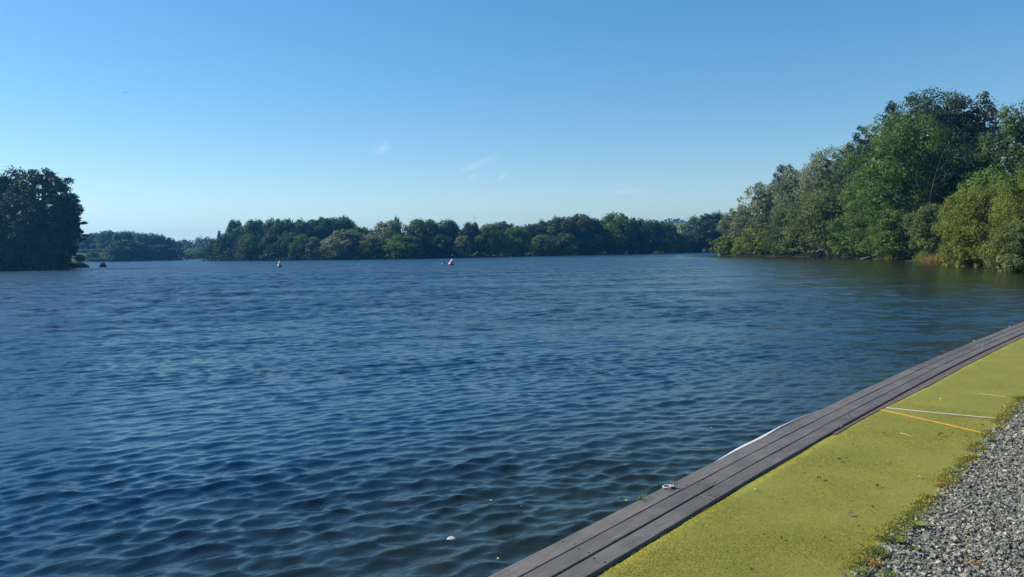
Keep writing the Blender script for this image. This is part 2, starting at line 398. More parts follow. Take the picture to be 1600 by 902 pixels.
walk = empty('boardwalk', (0, 0, DECK), 'weathered dark grey plank edging of three boards along the water and turf', 'boardwalk')
PW = 0.121; GAP = 0.007
joints = [s_near((1.04, 4.97)) + k * 3.05 for k in (-2, -1)] + [s_near((1.04, 4.97)), s_near((5.04, 9.51)), s_near((7.78, 12.28))]
while joints[-1] < 42: joints.append(joints[-1] + 3.9)
joints = [0.1] + [j for j in joints if j > 0.5]
scr_s = s_near((0.24, 4.0))
for row in range(3):
    o0 = row * (PW + GAP)
    for a, b in zip(joints[:-1], joints[1:]):
        sh = (0.0, 0.16, -0.05)[row]
        s0, s1 = a + sh + 0.003, b + sh - 0.003
        n = max(2, int((s1 - s0) / 0.35)); V = []; Fc = []
        jit = random.uniform(-0.003, 0.003); zj = random.uniform(-0.002, 0.003); tw = random.uniform(-0.002, 0.002)
        for i in range(n + 1):
            s = s0 + (s1 - s0) * i / n
            wob = 0.0015 * math.sin(s * 3.1 + row * 2)
            for (oo, zz) in ((0, -0.045), (0, -0.004), (0.004, 0), (PW - 0.004, 0), (PW, -0.004), (PW, -0.045)):
                x, y = off(s, o0 + oo + jit + wob)
                V.append((x, y, zz + zj + tw * (oo / PW) + 0.001 * math.sin(s * 2.3 + row)))
        for i in range(n):
            for k in range(6):
                k2 = (k + 1) % 6; Fc.append((i * 6 + k, (i + 1) * 6 + k, (i + 1) * 6 + k2, i * 6 + k2))
        Fc.append((0, 1, 2, 3, 4, 5)); Fc.append(tuple(n * 6 + k for k in range(6))[::-1])
        pl = link('plank', pymesh('plank', V, Fc), walk, PM)
        # screw heads, two to a board end
        for ss in [s0 + 0.05, s1 - 0.05] + ([scr_s - 0.04 * row + 0.02] if s0 < scr_s < s1 else []):
            if ss > 16: continue
            for fr in (0.22, 0.8):
                x, y = off(ss + random.uniform(-.008, .008), o0 + PW * fr); r = 0.0045
                Vs = [(x + r * math.cos(k * math.pi / 3), y + r * math.sin(k * math.pi / 3), zj + 0.0025) for k in range(6)] + \
                     [(x + r * math.cos(k * math.pi / 3), y + r * math.sin(k * math.pi / 3), -0.004) for k in range(6)]
                Fs = [(0, 1, 2, 3, 4, 5)] + [(k, k + 6, (k + 1) % 6 + 6, (k + 1) % 6) for k in range(6)]
                link('screw', pymesh('screw', Vs, Fs), pl, HOLE)
WID = 3 * PW + 2 * GAP

def ribbon(s0, s1, ds, prof):
    """prof(s) -> list of (offset, z) ; lofted along the quay edge"""
    n = int((s1 - s0) / ds); V = []; Fc = []; k_ = None
    for i in range(n + 1):
        s = s0 + (s1 - s0) * i / n; pr = prof(s); k_ = len(pr)
        for (o_, z_) in pr:
            x, y = off(s, o_); V.append((x, y, z_))
    for i in range(n):
        for k in range(k_ - 1): Fc.append((i * k_ + k, (i + 1) * k_ + k, (i + 1) * k_ + k + 1, i * k_ + k + 1))
    return V, Fc
# face of the quay below the planks, and the bearer under them
V, Fc = ribbon(0, 45, 0.4, lambda s: [(WID, -0.05), (0.012, -0.05), (0.012, -1.5)])
link('fascia', pymesh('fascia', V, [f[::-1] for f in Fc]), walk, FASCIA)
# the pale liner that peeps out at the water side and bellies out once
s_a, s_b, s_c, s_d = s_near((1.48, 5.45)), s_near((1.88, 5.95)), s_near((2.55, 6.75)), s_near((3.0, 7.25))
def bulge(s):
    base = 0.006 + 0.004 * math.sin(s * 1.7) + 0.003 * math.sin(s * 5.1 + 1)
    base -= 0.012 * sstep(s_a - 0.1, s_a - 0.5, s) * (1 if s < s_a else 0) * (0.5 + 0.5 * math.sin(s * 2.2 + 2))
    e = float(sstep(s_a, s_b, s) * (1 - sstep(s_b + 0.5, s_d, s)))
    return base, e
def liner_prof(s):
    base, e = bulge(s); base *= 0.4
    c = float(sstep(s_b + 0.2, s_c - 0.1, s) * (1 - sstep(s_c + 0.15, s_d + 0.1, s)))   # here it stands clear of the plank
    inner = -0.003 - base - 0.034 * c
    outer = inner - 0.004 - 0.023 * e * (1 - c * 0.75)
    return [(inner, -0.05), (inner, -0.010 + 0.008 * e), (outer, -0.011 + 0.008 * e), (outer, -0.07)]
V, Fc = ribbon(0, 30, 0.06, liner_prof)
link('liner', pymesh('liner', V, [f[::-1] for f in Fc]), walk, LINER)
# inner timber edging that shows as a brown strip further along
s_t0 = s_near((2.9, 7.2))
EDG = simple('brown_edging', (0.10, 0.070, 0.060), (0.17, 0.125, 0.105), 9, 0.85, 0.3, 0.005, (1, 1, 1))
def edg_prof(s):
    wd = 0.03 + 0.055 * float(sstep(s_t0, s_t0 + 2.2, s)) + 0.004 * math.sin(s * 2.9)
    return [(WID + 0.018, -0.06), (WID + 0.018, -0.010), (WID + 0.018 + wd, -0.010), (WID + 0.018 + wd, -0.06)]
V, Fc = ribbon(s_t0 - 0.8, 42, 0.2, edg_prof)
link('edging_strip', pymesh('edging_strip', V, [f[::-1] for f in Fc]), walk, EDG)

# turf: from the planks to the gravel
GP = smooth_path([(-1.5, -0.1), (0.9, 2.65), (1.60, 3.52), (2.06, 4.05), (2.43, 4.42), (3.19, 5.26), (3.75, 5.94), (5.3, 7.67), (9.5, 12.2), (20, 22.5), (36, 38)], 2)
def turf_in(s):
    w = WID + 0.016
    w += 0.062 * float(sstep(s_t0, s_t0 + 2.2, s))
    return w + 0.004 * math.sin(s * 9.1) + 0.003 * math.sin(s * 23.0 + 1)
TM, t, p = mat('turf')
p.inputs['Roughness'].default_value = 0.9; p.inputs['Specular IOR Level'].default_value = 0.15
n1 = noise_tex(t, 260, 3, 0.7); n2 = noise_tex(t, 2.2, 5, 0.6); n3 = noise_tex(t, 26, 4, 0.65)
r1 = ramp(t, n1.outputs['Fac'], [(0.3, (0.170, 0.160, 0.030)), (0.5, (0.285, 0.280, 0.062)), (0.72, (0.39, 0.375, 0.105))])
r2 = ramp(t, n2.outputs['Fac'], [(0.3, (0.80, 0.86, 0.85)), (0.7, (1.08, 1.03, 0.95))])
r3 = ramp(t, n3.outputs['Fac'], [(0.3, (0.82, 0.85, 0.8)), (0.7, (1.06, 1.04, 1.0))])
mx = N(t, 'ShaderNodeMix', data_type='RGBA', blend_type='MULTIPLY'); mx.inputs['Factor'].default_value = 1
t.links.new(r1.outputs[0], mx.inputs['A']); t.links.new(r2.outputs[0], mx.inputs['B'])
mx2 = N(t, 'ShaderNodeMix', data_type='RGBA', blend_type='MULTIPLY'); mx2.inputs['Factor'].default_value = 1
t.links.new(mx.outputs['Result'], mx2.inputs['A']); t.links.new(r3.outputs[0], mx2.inputs['B'])
t.links.new(mx2.outputs['Result'], p.inputs['Base Color']); bump(t, p, n1.outputs['Fac'], 0.8, 0.006)
TURF_Z = DECK - 0.014
GPL = [tuple(map(float, g)) for g in GP]
V = []; Fc = []; NT = 14; ss = np.arange(0.2, 44, 0.12)
for s in ss:
    i0 = turf_in(s)
    # outer limit: walk outward until past the gravel line
    lo, hi = i0, 6.0
    for _ in range(18):
        m_ = (lo + hi) / 2
        if dist_path(np.array([off(s, m_)]), GPL)[0] > 0.06: hi = m_
        else: lo = m_
    V.append((*off(s, i0), TURF_Z - 0.05))
    for k in range(NT):
        o_ = i0 + (lo - i0) * (k / (NT - 1)); x, y = off(s, o_)
        V.append((x, y, TURF_Z + 0.004 * mnoise.noise(Vector((x * 1.7, y * 1.7, 0))) - (0.004 if k == 0 else 0)))
KT = NT + 1
for i in range(len(ss) - 1):
    for k in range(KT - 1): Fc.append((i * KT + k, (i + 1) * KT + k, (i + 1) * KT + k + 1, i * KT + k + 1))
turf = tag(link('turf', pymesh('turf', V, [f[::-1] for f in Fc], True), mat=TM), kind='structure')

# blades of the turf near the lens
def turf_points(n, smin, smax):
    s = rng.uniform(smin, smax, n); P_ = []
    for si in s:
        o_ = turf_in(si) + rng.uniform(0.0, 2.4); P_.append(off(si, o_))
    P_ = np.array(P_); g = dist_path(P_, GPL)
    return P_[g < 0.0 + 0.05 * rng.random(len(P_))]
s_near0 = s_near((-0.3, 3.3))
TP = np.concatenate([turf_points(110000, s_near0, s_near0 + 2.2), turf_points(90000, s_near0 + 2.2, s_near0 + 6), turf_points(50000, s_near0 + 6, s_near0 + 13)])
n = len(TP); th = rng.uniform(0, 2 * np.pi, n); hgt = rng.uniform(0.003, 0.0065, n); wd = rng.uniform(0.0012, 0.0025, n)
lean = rng.normal(0, 0.004, (n, 2))
b0 = np.column_stack([TP[:, 0] - wd * np.cos(th), TP[:, 1] - wd * np.sin(th), np.full(n, TURF_Z - 0.001)])
b1_ = np.column_stack([TP[:, 0] + wd * np.cos(th), TP[:, 1] + wd * np.sin(th), np.full(n, TURF_Z - 0.001)])
tp = np.column_stack([TP[:, 0] + lean[:, 0], TP[:, 1] + lean[:, 1], TURF_Z + hgt])
V = np.stack([b0, b1_, tp], 1).reshape(-1, 3); Fc = np.arange(3 * n).reshape(-1, 3)
big = np.array([mnoise.noise(Vector((a * 1.1, b * 1.1, 3))) for a, b in TP]) * 0.25
tint = np.repeat(np.clip(rng.random(n) * 0.42 + 0.27 + big, 0, 1), 3)
BM = leaf_mat('turf_blade', (0.145, 0.138, 0.022), (0.52, 0.455, 0.105), 0.25, 0.7)
tag(link('turf_grass', npmesh('turf_grass', V, Fc, tint=tint), mat=BM), 'short yellow green turf pile between the planks and the gravel', 'grass', kind='stuff')

# gravel bed and its stones
GB = simple('gravel_bed', (0.05, 0.05, 0.042), (0.34, 0.33, 0.28), 55, 0.95, 1.0, 0.02)
V = []; Fc = []
GPs = [path_at(GPL, s)[0:2] for s in np.arange(0.2, 48, 0.4)]
for (c, t_) in GPs:
    for o_ in (0.0, 1.2, 3.0, 6.0, 12.0): V.append((c[0] + t_[1] * o_, c[1] - t_[0] * o_, TURF_Z - 0.012 - 0.004 * (o_ == 0)))
for i in range(len(GPs) - 1):
    for k in range(4): Fc.append((i * 5 + k, i * 5 + k + 1, (i + 1) * 5 + k + 1, (i + 1) * 5 + k))
tag(link('gravel_path', pymesh('gravel_path', V, Fc), mat=GB), kind='structure')
ico = []
ph_ = (1 + 5 ** .5) / 2
ico = np.array([(-1, ph_, 0), (1, ph_, 0), (-1, -ph_, 0), (1, -ph_, 0), (0, -1, ph_), (0, 1, ph_), (0, -1, -ph_), (0, 1, -ph_), (ph_, 0, -1), (ph_, 0, 1), (-ph_, 0, -1), (-ph_, 0, 1)]) / 1.902
icof = np.array([(0, 11, 5), (0, 5, 1), (0, 1, 7), (0, 7, 10), (0, 10, 11), (1, 5, 9), (5, 11, 4), (11, 10, 2), (10, 7, 6), (7, 1, 8), (3, 9, 4), (3, 4, 2), (3, 2, 6), (3, 6, 8), (3, 8, 9), (4, 9, 5), (2, 4, 11), (6, 2, 10), (8, 6, 7), (9, 8, 1)])
GX = []
c = np.column_stack([rng.uniform(0.6, 8.5, 420000), rng.uniform(2.7, 10.0, 420000)])
c = c[c[:, 0] < 0.80 * c[:, 1] + 0.25]; c = c[rng.random(len(c)) < np.clip((4.6 / c[:, 1]) ** 1.3, 0.2, 1)]
d = dist_path(c, GPL); c = c[(d > -0.03 + 0.05 * rng.random(len(c))) & (d < 2.8)]
GX.append(c[:68000])
GX = np.concatenate(GX); n = len(GX)
size = np.clip(rng.lognormal(math.log(0.0070), 0.44, n), 0.0035, 0.019)
size = size * np.clip(GX[:, 1] / 5.0, 1, 1.5)
sc = np.stack([rng.uniform(0.7, 1.25, n), rng.uniform(0.7, 1.25, n), rng.uniform(0.45, 0.85, n)], 1) * size[:, None]
cub = np.array([(a, b, c) for a in (-1, 1) for b in (-1, 1) for c in (-1, 1)]) * 0.72
cubf = np.array([(0, 1, 3), (0, 3, 2), (4, 6, 7), (4, 7, 5), (0, 4, 5), (0, 5, 1), (2, 3, 7), (2, 7, 6), (0, 2, 6), (0, 6, 4), (1, 5, 7), (1, 7, 3)])
Vs = (cub[None] * rng.uniform(0.45, 1.35, (n, 8, 3))) * sc[:, None, :]
th = rng.uniform(0, 6.283, n); tl = rng.normal(0, 0.6, n)
ct, st = np.cos(tl)[:, None], np.sin(tl)[:, None]
Vs = np.stack([Vs[..., 0] * ct - Vs[..., 2] * st, Vs[..., 1], Vs[..., 0] * st + Vs[..., 2] * ct], -1)
ct, st = np.cos(th)[:, None], np.sin(th)[:, None]
Vs = np.stack([Vs[..., 0] * ct - Vs[..., 1] * st, Vs[..., 0] * st + Vs[..., 1] * ct, Vs[..., 2]], -1)
zb = TURF_Z - 0.010 + rng.uniform(0.0, 0.017, n)
Vs += np.column_stack([GX, zb])[:, None, :]
Fg = (cubf[None] + 8 * np.arange(n)[:, None, None]).reshape(-1, 3)
tv = rng.beta(2.0, 2.4, n); special = rng.random(n) < 0.03; tv = np.where(special, 1.0, tv * 0.86)
SM, t, p = mat('gravel_stone')
p.inputs['Roughness'].default_value = 0.85; p.inputs['Specular IOR Level'].default_value = 0.3
at = N(t, 'ShaderNodeAttribute'); at.attribute_name = 'tint'
r = ramp(t, at.outputs['Fac'], [(0.0, (0.10, 0.102, 0.088)), (0.5, (0.250, 0.238, 0.190)), (0.86, (0.50, 0.465, 0.38)), (0.93, (0.50, 0.465, 0.38)), (1.0, (0.52, 0.39, 0.26))])
t.links.new(r.outputs[0], p.inputs['Base Color'])
nz = noise_tex(t, 160, 4); bump(t, p, nz.outputs['Fac'], 0.5, 0.003)
tag(link('gravel', npmesh('gravel', Vs.reshape(-1, 3), Fg, tint=np.repeat(tv, 8)), mat=SM), 'coarse grey crushed stone gravel beside the turf', 'gravel', kind='stuff')

# ------------------------------------------------------------------ leaves: generic cloud of leaf faces
def leaf_cloud(C, size, up=0.3, tri=False, out_dir=None, aspect=0.6, seed=0, droop=0.0):
    """C (n,3) centres -> verts, faces of one small leaf face each"""
    g = np.random.default_rng(seed + 11); n = len(C)
    nrm = g.normal(size=(n, 3)); nrm /= np.linalg.norm(nrm, axis=1)[:, None]
    if out_dir is not None: nrm = nrm * 0.75 + out_dir * 0.8
    nrm[:, 2] += up; nrm /= np.linalg.norm(nrm, axis=1)[:, None]
    r = g.normal(size=(n, 3)); r[:, 2] -= droop * 3
    a = r - nrm * (r * nrm).sum(1)[:, None]; a /= np.linalg.norm(a, axis=1)[:, None] + 1e-9
    b = np.cross(nrm, a); s = (size if np.ndim(size) else np.full(n, size))[:, None]
    if tri:
        V = np.stack([C - a * s * .5 - b * s * aspect * .55, C - a * s * .5 + b * s * aspect * .55, C + a * s * .6], 1)
        return V.reshape(-1, 3), np.arange(3 * n).reshape(-1, 3)
    V = np.stack([C - a * s * .5, C + b * s * aspect * .5, C + a * s * .5, C - b * s * aspect * .5], 1)
    return V.reshape(-1, 3), np.arange(4 * n).reshape(-1, 4)

PROF = {
 'round':  lambda t: np.where(t < 0.42, 0.62 + 0.38 * np.sin(t / 0.42 * np.pi / 2), np.sqrt(np.clip(1 - ((t - 0.42) / 0.60) ** 2, 0, 1))),
 'dome':   lambda t: np.where(t < 0.25, 0.90 + 0.4 * t, np.sqrt(np.clip(1 - ((t - 0.25) / 0.77) ** 2, 0, 1)) * 1.0),
 'cone':   lambda t: np.clip(1.02 - t, 0, 1) ** 0.75,
 'tall':   lambda t: np.where(t < 0.35, 0.80 + 0.20 * np.sin(t / 0.35 * np.pi / 2), np.clip(1 - ((t - 0.35) / 0.68) ** 2.2, 0, 1) ** 0.5),
 'spread': lambda t: np.where(t < 0.6, 0.80 + 0.33 * t, np.sqrt(np.clip(1 - ((t - 0.6) / 0.42) ** 2, 0, 1))),
}
def make_crown(seed, R, z0, z1, shape, nl, nleaf, leaf, tri=False, gap=0.0, lobe=(0.2, 0.36), droop=0.0, rag=0.10, flat=0.8):
    """crown of leaf faces gathered into lobes on an uneven envelope; returns V, F, tint, lobes"""
    g = np.random.default_rng(seed); Hc = z1 - z0
    t_ = (np.arange(nl) + g.uniform(0.1, 0.9, nl)) / nl
    t_ = t_ ** 0.85 * 0.965
    phi = np.arange(nl) * 2.39996 + g.normal(0, 0.35, nl)
    lr = g.uniform(*lobe, nl) * min(R, Hc * 0.5)
    lr *= np.where(t_ > 0.8, 0.85, 1.0)
    env = PROF[shape](t_) * (1 + g.normal(0, 0.10, nl)) * (1 + 0.14 * np.sin(phi * 2 + seed) + 0.08 * np.sin(phi * 3 + t_ * 7))
    rad = np.clip(R * env - lr * 0.75, 0.04 * R, None) * np.where(g.random(nl) < 0.16, g.uniform(0.3, 0.8, nl), 1)
    Lc = np.column_stack([rad * np.cos(phi), rad * np.sin(phi), z0 + lr * 0.5 + t_ / 0.965 * (Hc - lr * 1.25)])
    wgt = lr ** 2; cnt = np.maximum(6, (nleaf * wgt / wgt.sum())).astype(int)
    li = np.repeat(np.arange(nl), cnt); n = len(li)
    dv = g.normal(size=(n, 3)); dv /= np.linalg.norm(dv, axis=1)[:, None]
    # more leaves on the outer and upper side of each lobe
    outv = np.column_stack([np.cos(phi), np.sin(phi), np.full(nl, 0.35)])[li]
    flip = ((dv * outv).sum(1) < 0) & (g.random(n) < 0.55); dv[flip] *= -1
    # each lobe is itself lumpy
    f1 = 1 + 0.20 * np.sin(dv[:, 0] * 6 + li) * np.sin(dv[:, 1] * 6 + li * 1.7) + 0.14 * np.sin(dv[:, 2] * 11 + li * .7 + dv[:, 0] * 9)
    rr_ = f1 * np.where(g.random(n) < rag, g.uniform(1.0, 1.32, n), g.uniform(0.62, 1.04, n))
    C = Lc[li] + dv * (lr[li] * rr_)[:, None] * np.array([1, 1, flat])
    if droop: C[:, 2] -= droop * lr[li] * g.random(n) ** 2 * 1.2
    C[:, 2] = np.maximum(C[:, 2], z0 - 0.02 * Hc)
    sz = leaf * g.uniform(0.6, 1.35, n)
    V, Fc = leaf_cloud(C, sz, 0.35, tri, dv, 0.62 if not droop else 0.4, seed, droop)
    k = 3 if tri else 4
    lt = g.uniform(-0.22, 0.22, nl)[li]
    tint = np.clip(0.42 + lt + g.normal(0, 0.13, n), 0, 1)
    # inner leaves, larger, keep the sky out of the middle
    m = int(n * 0.05) + 20
    tt = g.uniform(0.05, 0.85, m); ph2 = g.uniform(0, 6.283, m); r2 = R * PROF[shape](tt) * 0.62 * np.sqrt(g.random(m))
    Ci = np.column_stack([r2 * np.cos(ph2), r2 * np.sin(ph2), z0 + tt * Hc])
    if gap: Ci = Ci[g.random(m) > gap]
    V2, F2 = leaf_cloud(Ci, np.full(len(Ci), leaf * 3.2), 0.0, tri, None, 0.9, seed + 5)
    V = np.concatenate([V, V2]); Fc = np.concatenate([Fc, F2 + k * n])
    tint = np.concatenate([np.repeat(tint, k), np.repeat(np.full(len(Ci), 0.25), k)])
    return V, Fc, tint, list(zip(Lc, lr))

def make_trunk(seed, h, r, lobes, nlimb=7, lean=0.0, sides=8):
    g = random.Random(seed)
    pts = [(0, 0, -0.4)]; rad = [r * 1.25]
    n = 7
    for i in range(1, n + 1):
        f = i / n
        pts.append((g.uniform(-.25, .25) * f * r * 4 + lean * f * f * h, g.uniform(-.25, .25) * f * r * 4, h * f)); rad.append(r * (1 - 0.82 * f))
    parts = [tube(pts, rad, sides)]
    ls = sorted(lobes, key=lambda q: g.random())[:nlimb]
    for c, lr in ls:
        f = g.uniform(0.25, 0.75); i = int(f * n); s = Vector(pts[i + 1]); e = Vector(c)
        if e.z < s.z: s = Vector(pts[max(1, int(n * 0.25))])
        mid = (s + e) / 2 + Vector((g.uniform(-.1, .1), g.uniform(-.1, .1), 0.12)) * (e - s).length
        rr_ = rad[i + 1] * 0.5
        parts.append(tube([s, (s + mid) / 2, mid, (mid + e) / 2, e], [rr_, rr_ * .85, rr_ * .65, rr_ * .4, rr_ * .12], 5, False))
    return join(parts)

# far trees: shared meshes, unit size (crown radius 1, height 1), scaled to each tree
LIB = {}
def lib_get(shape, variant):
    key = (shape, variant)
    if key not in LIB:
        sd = 100 + 17 * variant + sum(map(ord, shape))
        # built at 6 m radius and 13 m height, so lobes keep their proportions, then normalised
        R, Hh = 6.0, 13.0
        par = dict(round=(50, 6800, 0.1), dome=(54, 6800, 0.0), cone=(34, 4600, 0.05), tall=(50, 6400, 0.05), spread=(46, 6200, 0.1))[shape]
        z0 = {'round': 1.2, 'dome': 0.0, 'cone': 0.6, 'tall': 0.6, 'spread': 2.0}[shape]
        V, Fc, tint, lobes = make_crown(sd, R, z0, Hh, shape, par[0], par[1], 0.56, True, lobe=(0.17, 0.36), rag=0.17)
        V = V / np.array([R, R, Hh])
        cr = npmesh('crown_' + shape, V, Fc, tint=tint)
        tv, tf = make_trunk(sd, Hh * 0.8, 0.32, lobes, 5, sides=6)
        tv = [(v[0] / R, v[1] / R, v[2] / Hh) for v in tv]
        tr = pymesh('trunk_' + shape, tv, tf, True); tr.materials.append(BARK)
        LIB[key] = (cr, tr)
    return LIB[key]
_mc = {}
def crown_mesh(cr, mk):
    k = (cr.name, mk)
    if k not in _mc:
        m_ = cr if len(cr.materials) == 0 else cr.copy()
        if len(m_.materials): m_.materials.clear()
        m_.materials.append(LM[mk]); _mc[k] = m_
    return _mc[k]
def gz(x, y): return float(terrain_h(np.array([[x, y]]))[0])

def far_tree(px, wpx, top, d, shape, mk, label, group, variant=None, name='tree', cat='tree'):
    x, y = dpt(px, d); wd = wpx * d / F * 1.14; z = CAM_Z + (hor(px) - top) * d / F * 1.0
    b = max(gz(x, y), -0.05) - 0.1
    v = variant if variant is not None else random.randrange(3)
    cr, tr = lib_get(shape, v)
    root = empty(name, (x, y, b), label, cat, group, rz=random.uniform(0, 6.28))
    sc_ = (wd / 2, wd / 2, z - b)
    o = link('crown', crown_mesh(cr, mk), root); o.scale = sc_
    o = link('trunk', tr, root); o.scale = sc_
    return root

G_FAR = 'trees along the far shore'
far = [
 # px, width, top, dist, shape, leaf, label
 (338, 22, 372, 262, 'dome', 'dark', 'low dark bush at the left tip of the far shore wood'),
 (345, 13, 360, 256, 'cone', 'dark', 'small pointed dark tree at the left end of the far shore wood'),
 (358, 38, 364, 240, 'dome', 'dark', 'dark rounded tree just right of the small pointed one at the far wood'),
 (369, 26, 343, 246, 'round', 'dark', 'tall tiered pine like tree standing up at the left end of the far wood'),
 (384, 40, 352, 238, 'round', 'dark', 'dark tree right behind the tiered pine like tree'),
 (402, 42, 343, 236, 'round', 'dark', 'dark blue green broad tree second from the tiered pine like tree'),
 (434, 44, 341, 234, 'round', 'mid', 'tall dark tree with a humped top left of the paler wide crown'),
 (470, 62, 341, 236, 'spread', 'mid', 'wide flat topped paler tree in the left part of the far wood'),
 (510, 54, 339, 236, 'round', 'dark', 'dark dense tree behind the pale willow on the far shore'),
 (537, 46, 338, 240, 'round', 'mid', 'highest tree above the pale willow in the left part of the far wood'),
 (566, 40, 354, 232, 'round', 'mid', 'sloping tree at the notch of sky left of the middle of the far wood'),
 (392, 34, 366, 220, 'dome', 'mid', 'waterside bush below the tiered pine like tree'),
 (424, 34, 364, 217, 'dome', 'dark', 'dark waterside bush second from the tiered pine like tree'),
 (452, 32, 362, 215, 'dome', 'mid', 'mid green waterside bush straight behind the upright buoy'),
 (472, 30, 366, 212, 'dome', 'green', 'greener waterside bush left of the yellowish one by the upright buoy'),
 (492, 26, 370, 210, 'dome', 'olive', 'yellowish small round bush left of the pale willow'),
 (519, 32, 370, 209, 'dome', 'willow', 'narrow light green bush touching the left side of the pale willow'),
 (546, 56, 358, 209, 'dome', 'willow', 'big pale grey green willow at the water on the far shore'),
 (583, 46, 369, 207, 'dome', 'olive', 'low dark olive dome shaped bush right of the pale willow'),
 (612, 58, 344, 212, 'dome', 'willow', 'tall rounded grey green tree right of the sky notch'),
 (622, 13, 338, 222, 'round', 'dark', 'small dark treetop poking above the rounded grey green tree'),
 (633, 56, 366, 206, 'dome', 'green', 'light green waterside bush left of the leaning buoy'),
 (662, 62, 342, 218, 'round', 'mid', 'broad tree behind and left of the leaning buoy'),
 (702, 38, 343, 220, 'round', 'mid', 'rounded tree with fine top twigs directly behind the leaning buoy'),
 (690, 40, 366, 212, 'dome', 'dark', 'dark low thicket at the water behind the leaning buoy'),
 (737, 34, 347, 226, 'round', 'dark', 'dark tree under the thin mast'),
 (723, 26, 368, 211, 'tall', 'willow', 'slender young pale willow at the water near the leaning buoy'),
 (766, 36, 349, 224, 'dome', 'green', 'lit green tree at the water right of the thin mast'),
 (786, 42, 346, 240, 'round', 'rust', 'brownish green tree behind the lit one right of the mast'),
 (808, 40, 354, 225, 'dome', 'green', 'green tree with foliage down to the water in the middle of the far shore'),
 (832, 46, 350, 244, 'round', 'dark', 'dark low topped tree below the distant hill'),
 (853, 40, 344, 246, 'round', 'mid', 'first tree right of the distant hill notch'),
 (877, 46, 338, 244, 'round', 'mid', 'tall green tree left of the russet topped tree'),
 (906, 54, 334, 248, 'round', 'rust', 'russet topped broad tree in the right part of the far wood'),
 (931, 38, 341, 250, 'round', 'dark', 'dark tree between the russet topped tree and the highest light green tree'),
 (963, 52, 332, 250, 'round', 'green', 'highest light green tree in the right part of the far wood'),
 (995, 42, 340, 256, 'round', 'dark', 'dark tree just right of the highest light green tree'),
 (1019, 34, 343, 264, 'round', 'dark', 'dark tree third from the big dark one beside the field gap'),
 (1041, 34, 346, 272, 'round', 'mid', 'tree at the left side of the field gap'),
 (848, 34, 366, 232, 'dome', 'olive', 'olive bush at the water below the distant hill'),
 (882, 40, 364, 236, 'dome', 'mid', 'waterside bush below the tall green tree left of the russet one'),
 (920, 40, 366, 243, 'dome', 'dark', 'dark waterside bush below the russet topped tree'),
 (966, 46, 360, 250, 'dome', 'dark', 'dark waterside bush below the highest light green tree'),
 (1005, 40, 364, 262, 'dome', 'dark', 'dark waterside bush beside the small white bird'),
 (1040, 30, 366, 270, 'dome', 'green', 'light green bush at the water below the left side of the field gap'),
 (1062, 34, 363, 278, 'dome', 'mid', 'low bush directly below the bright field gap'),
 (1086, 32, 365, 282, 'dome', 'copper', 'brownish low bush below the right side of the field gap'),
 (1113, 66, 332, 284, 'round', 'dark', 'big dark rounded tree between the field gap and the right hand point'),
 (1140, 50, 350, 290, 'round', 'dark', 'dark tree half hidden behind the right hand point'),
]
for tpl in far:
    px, wpx, top, d, shp, mk, lab = tpl[:7]
    bush = shp == 'dome' and top > 355
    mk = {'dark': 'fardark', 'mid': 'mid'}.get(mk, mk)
    far_tree(px, wpx, top, d, shp, mk, lab, G_FAR if not bush else 'bushes along the far shore', None, 'shrub' if bush else 'tree', 'shrub' if bush else 'tree')

G_LEFT = 'trees across the bay on the left'
for px, wpx, top, d, shp, mk, lab in [
 (104, 40, 366, 330, 'round', 'dark', 'dark tree touching the left promontory, across the bay'),
 (128, 36, 366, 325, 'round', 'mid', 'first tree seen right of the promontory across the bay'),
 (150, 40, 364, 322, 'round', 'dark', 'dark tree above the hedged field across the bay'),
 (173, 36, 360, 310, 'round', 'mid', 'tree right of the hedged field across the bay'),
 (200, 42, 361, 296, 'round', 'dark', 'broad dark tree at the top of the grove across the bay'),
 (203, 56, 374, 272, 'dome', 'dark', 'dark spreading thicket in front of the grove across the bay'),
 (227, 40, 364, 296, 'round', 'mid', 'olive topped tree in the middle of the grove across the bay'),
 (250, 40, 368, 300, 'round', 'dark', 'dark tree on the falling right side of the grove across the bay'),
 (252, 54, 382, 278, 'dome', 'dark', 'low dark thicket at the water right of the grove across the bay'),
 (268, 26, 376, 306, 'round', 'dark', 'last small tree at the right end of the grove across the bay'),
]:
    far_tree(px, wpx, top, d, shp, mk, lab, G_LEFT)
for px, wpx, top, d, mk, lab in [
 (302, 24, 388, 352, 'bright', 'light green bush in the gap between the two far woods'),
 (319, 26, 386, 350, 'olive', 'olive bush touching the left tip of the far wood'),
 (172, 16, 386, 275, 'olive', 'yellowish bush at the right end of the hedges across the bay'),
 (148, 20, 393, 280, 'mid', 'rounded bush in front of the hedged field across the bay'),
 (126, 16, 397, 272, 'dark', 'dark bush right of the bright field patch across the bay')]:
    far_tree(px, wpx, top, d, 'dome', mk, lab, 'bushes across the bay', None, 'shrub', 'shrub')
for px0, px1, ytop, d, lab in [(92, 166, 390.5, 300, 'upper long clipped looking hedge across the bay'), (92, 112, 395.5, 285, 'lower short hedge left of the bright field patch across the bay'),
                              (140, 190, 404, 268, 'low dark waterside hedge across the bay')]:
    n = 2400; u = rng.random(n); xx = px0 + (px1 - px0) * u
    X_ = (xx - 800) / F * d; z = CAM_Z + (hor(xx) - ytop - 0.8 * np.sin(xx * .5)) * d / F
    b = gz(X_.mean(), d) - 0.2
    zz = b + (z - b) * (1 - rng.random(n) ** 1.6)
    C = np.column_stack([X_ - X_.mean(), rng.uniform(-1.6, 1.6, n), zz - b])
    V, Fc = leaf_cloud(C, rng.uniform(0.35, 0.8, n), 0.4, True, seed=int(px0))
    o = link('hedge', npmesh('hedge', V, Fc, tint=np.repeat(rng.random(n), 3)), mat=LM['mid'])
    o.location = (X_.mean(), d, b); tag(o, lab, 'hedge')

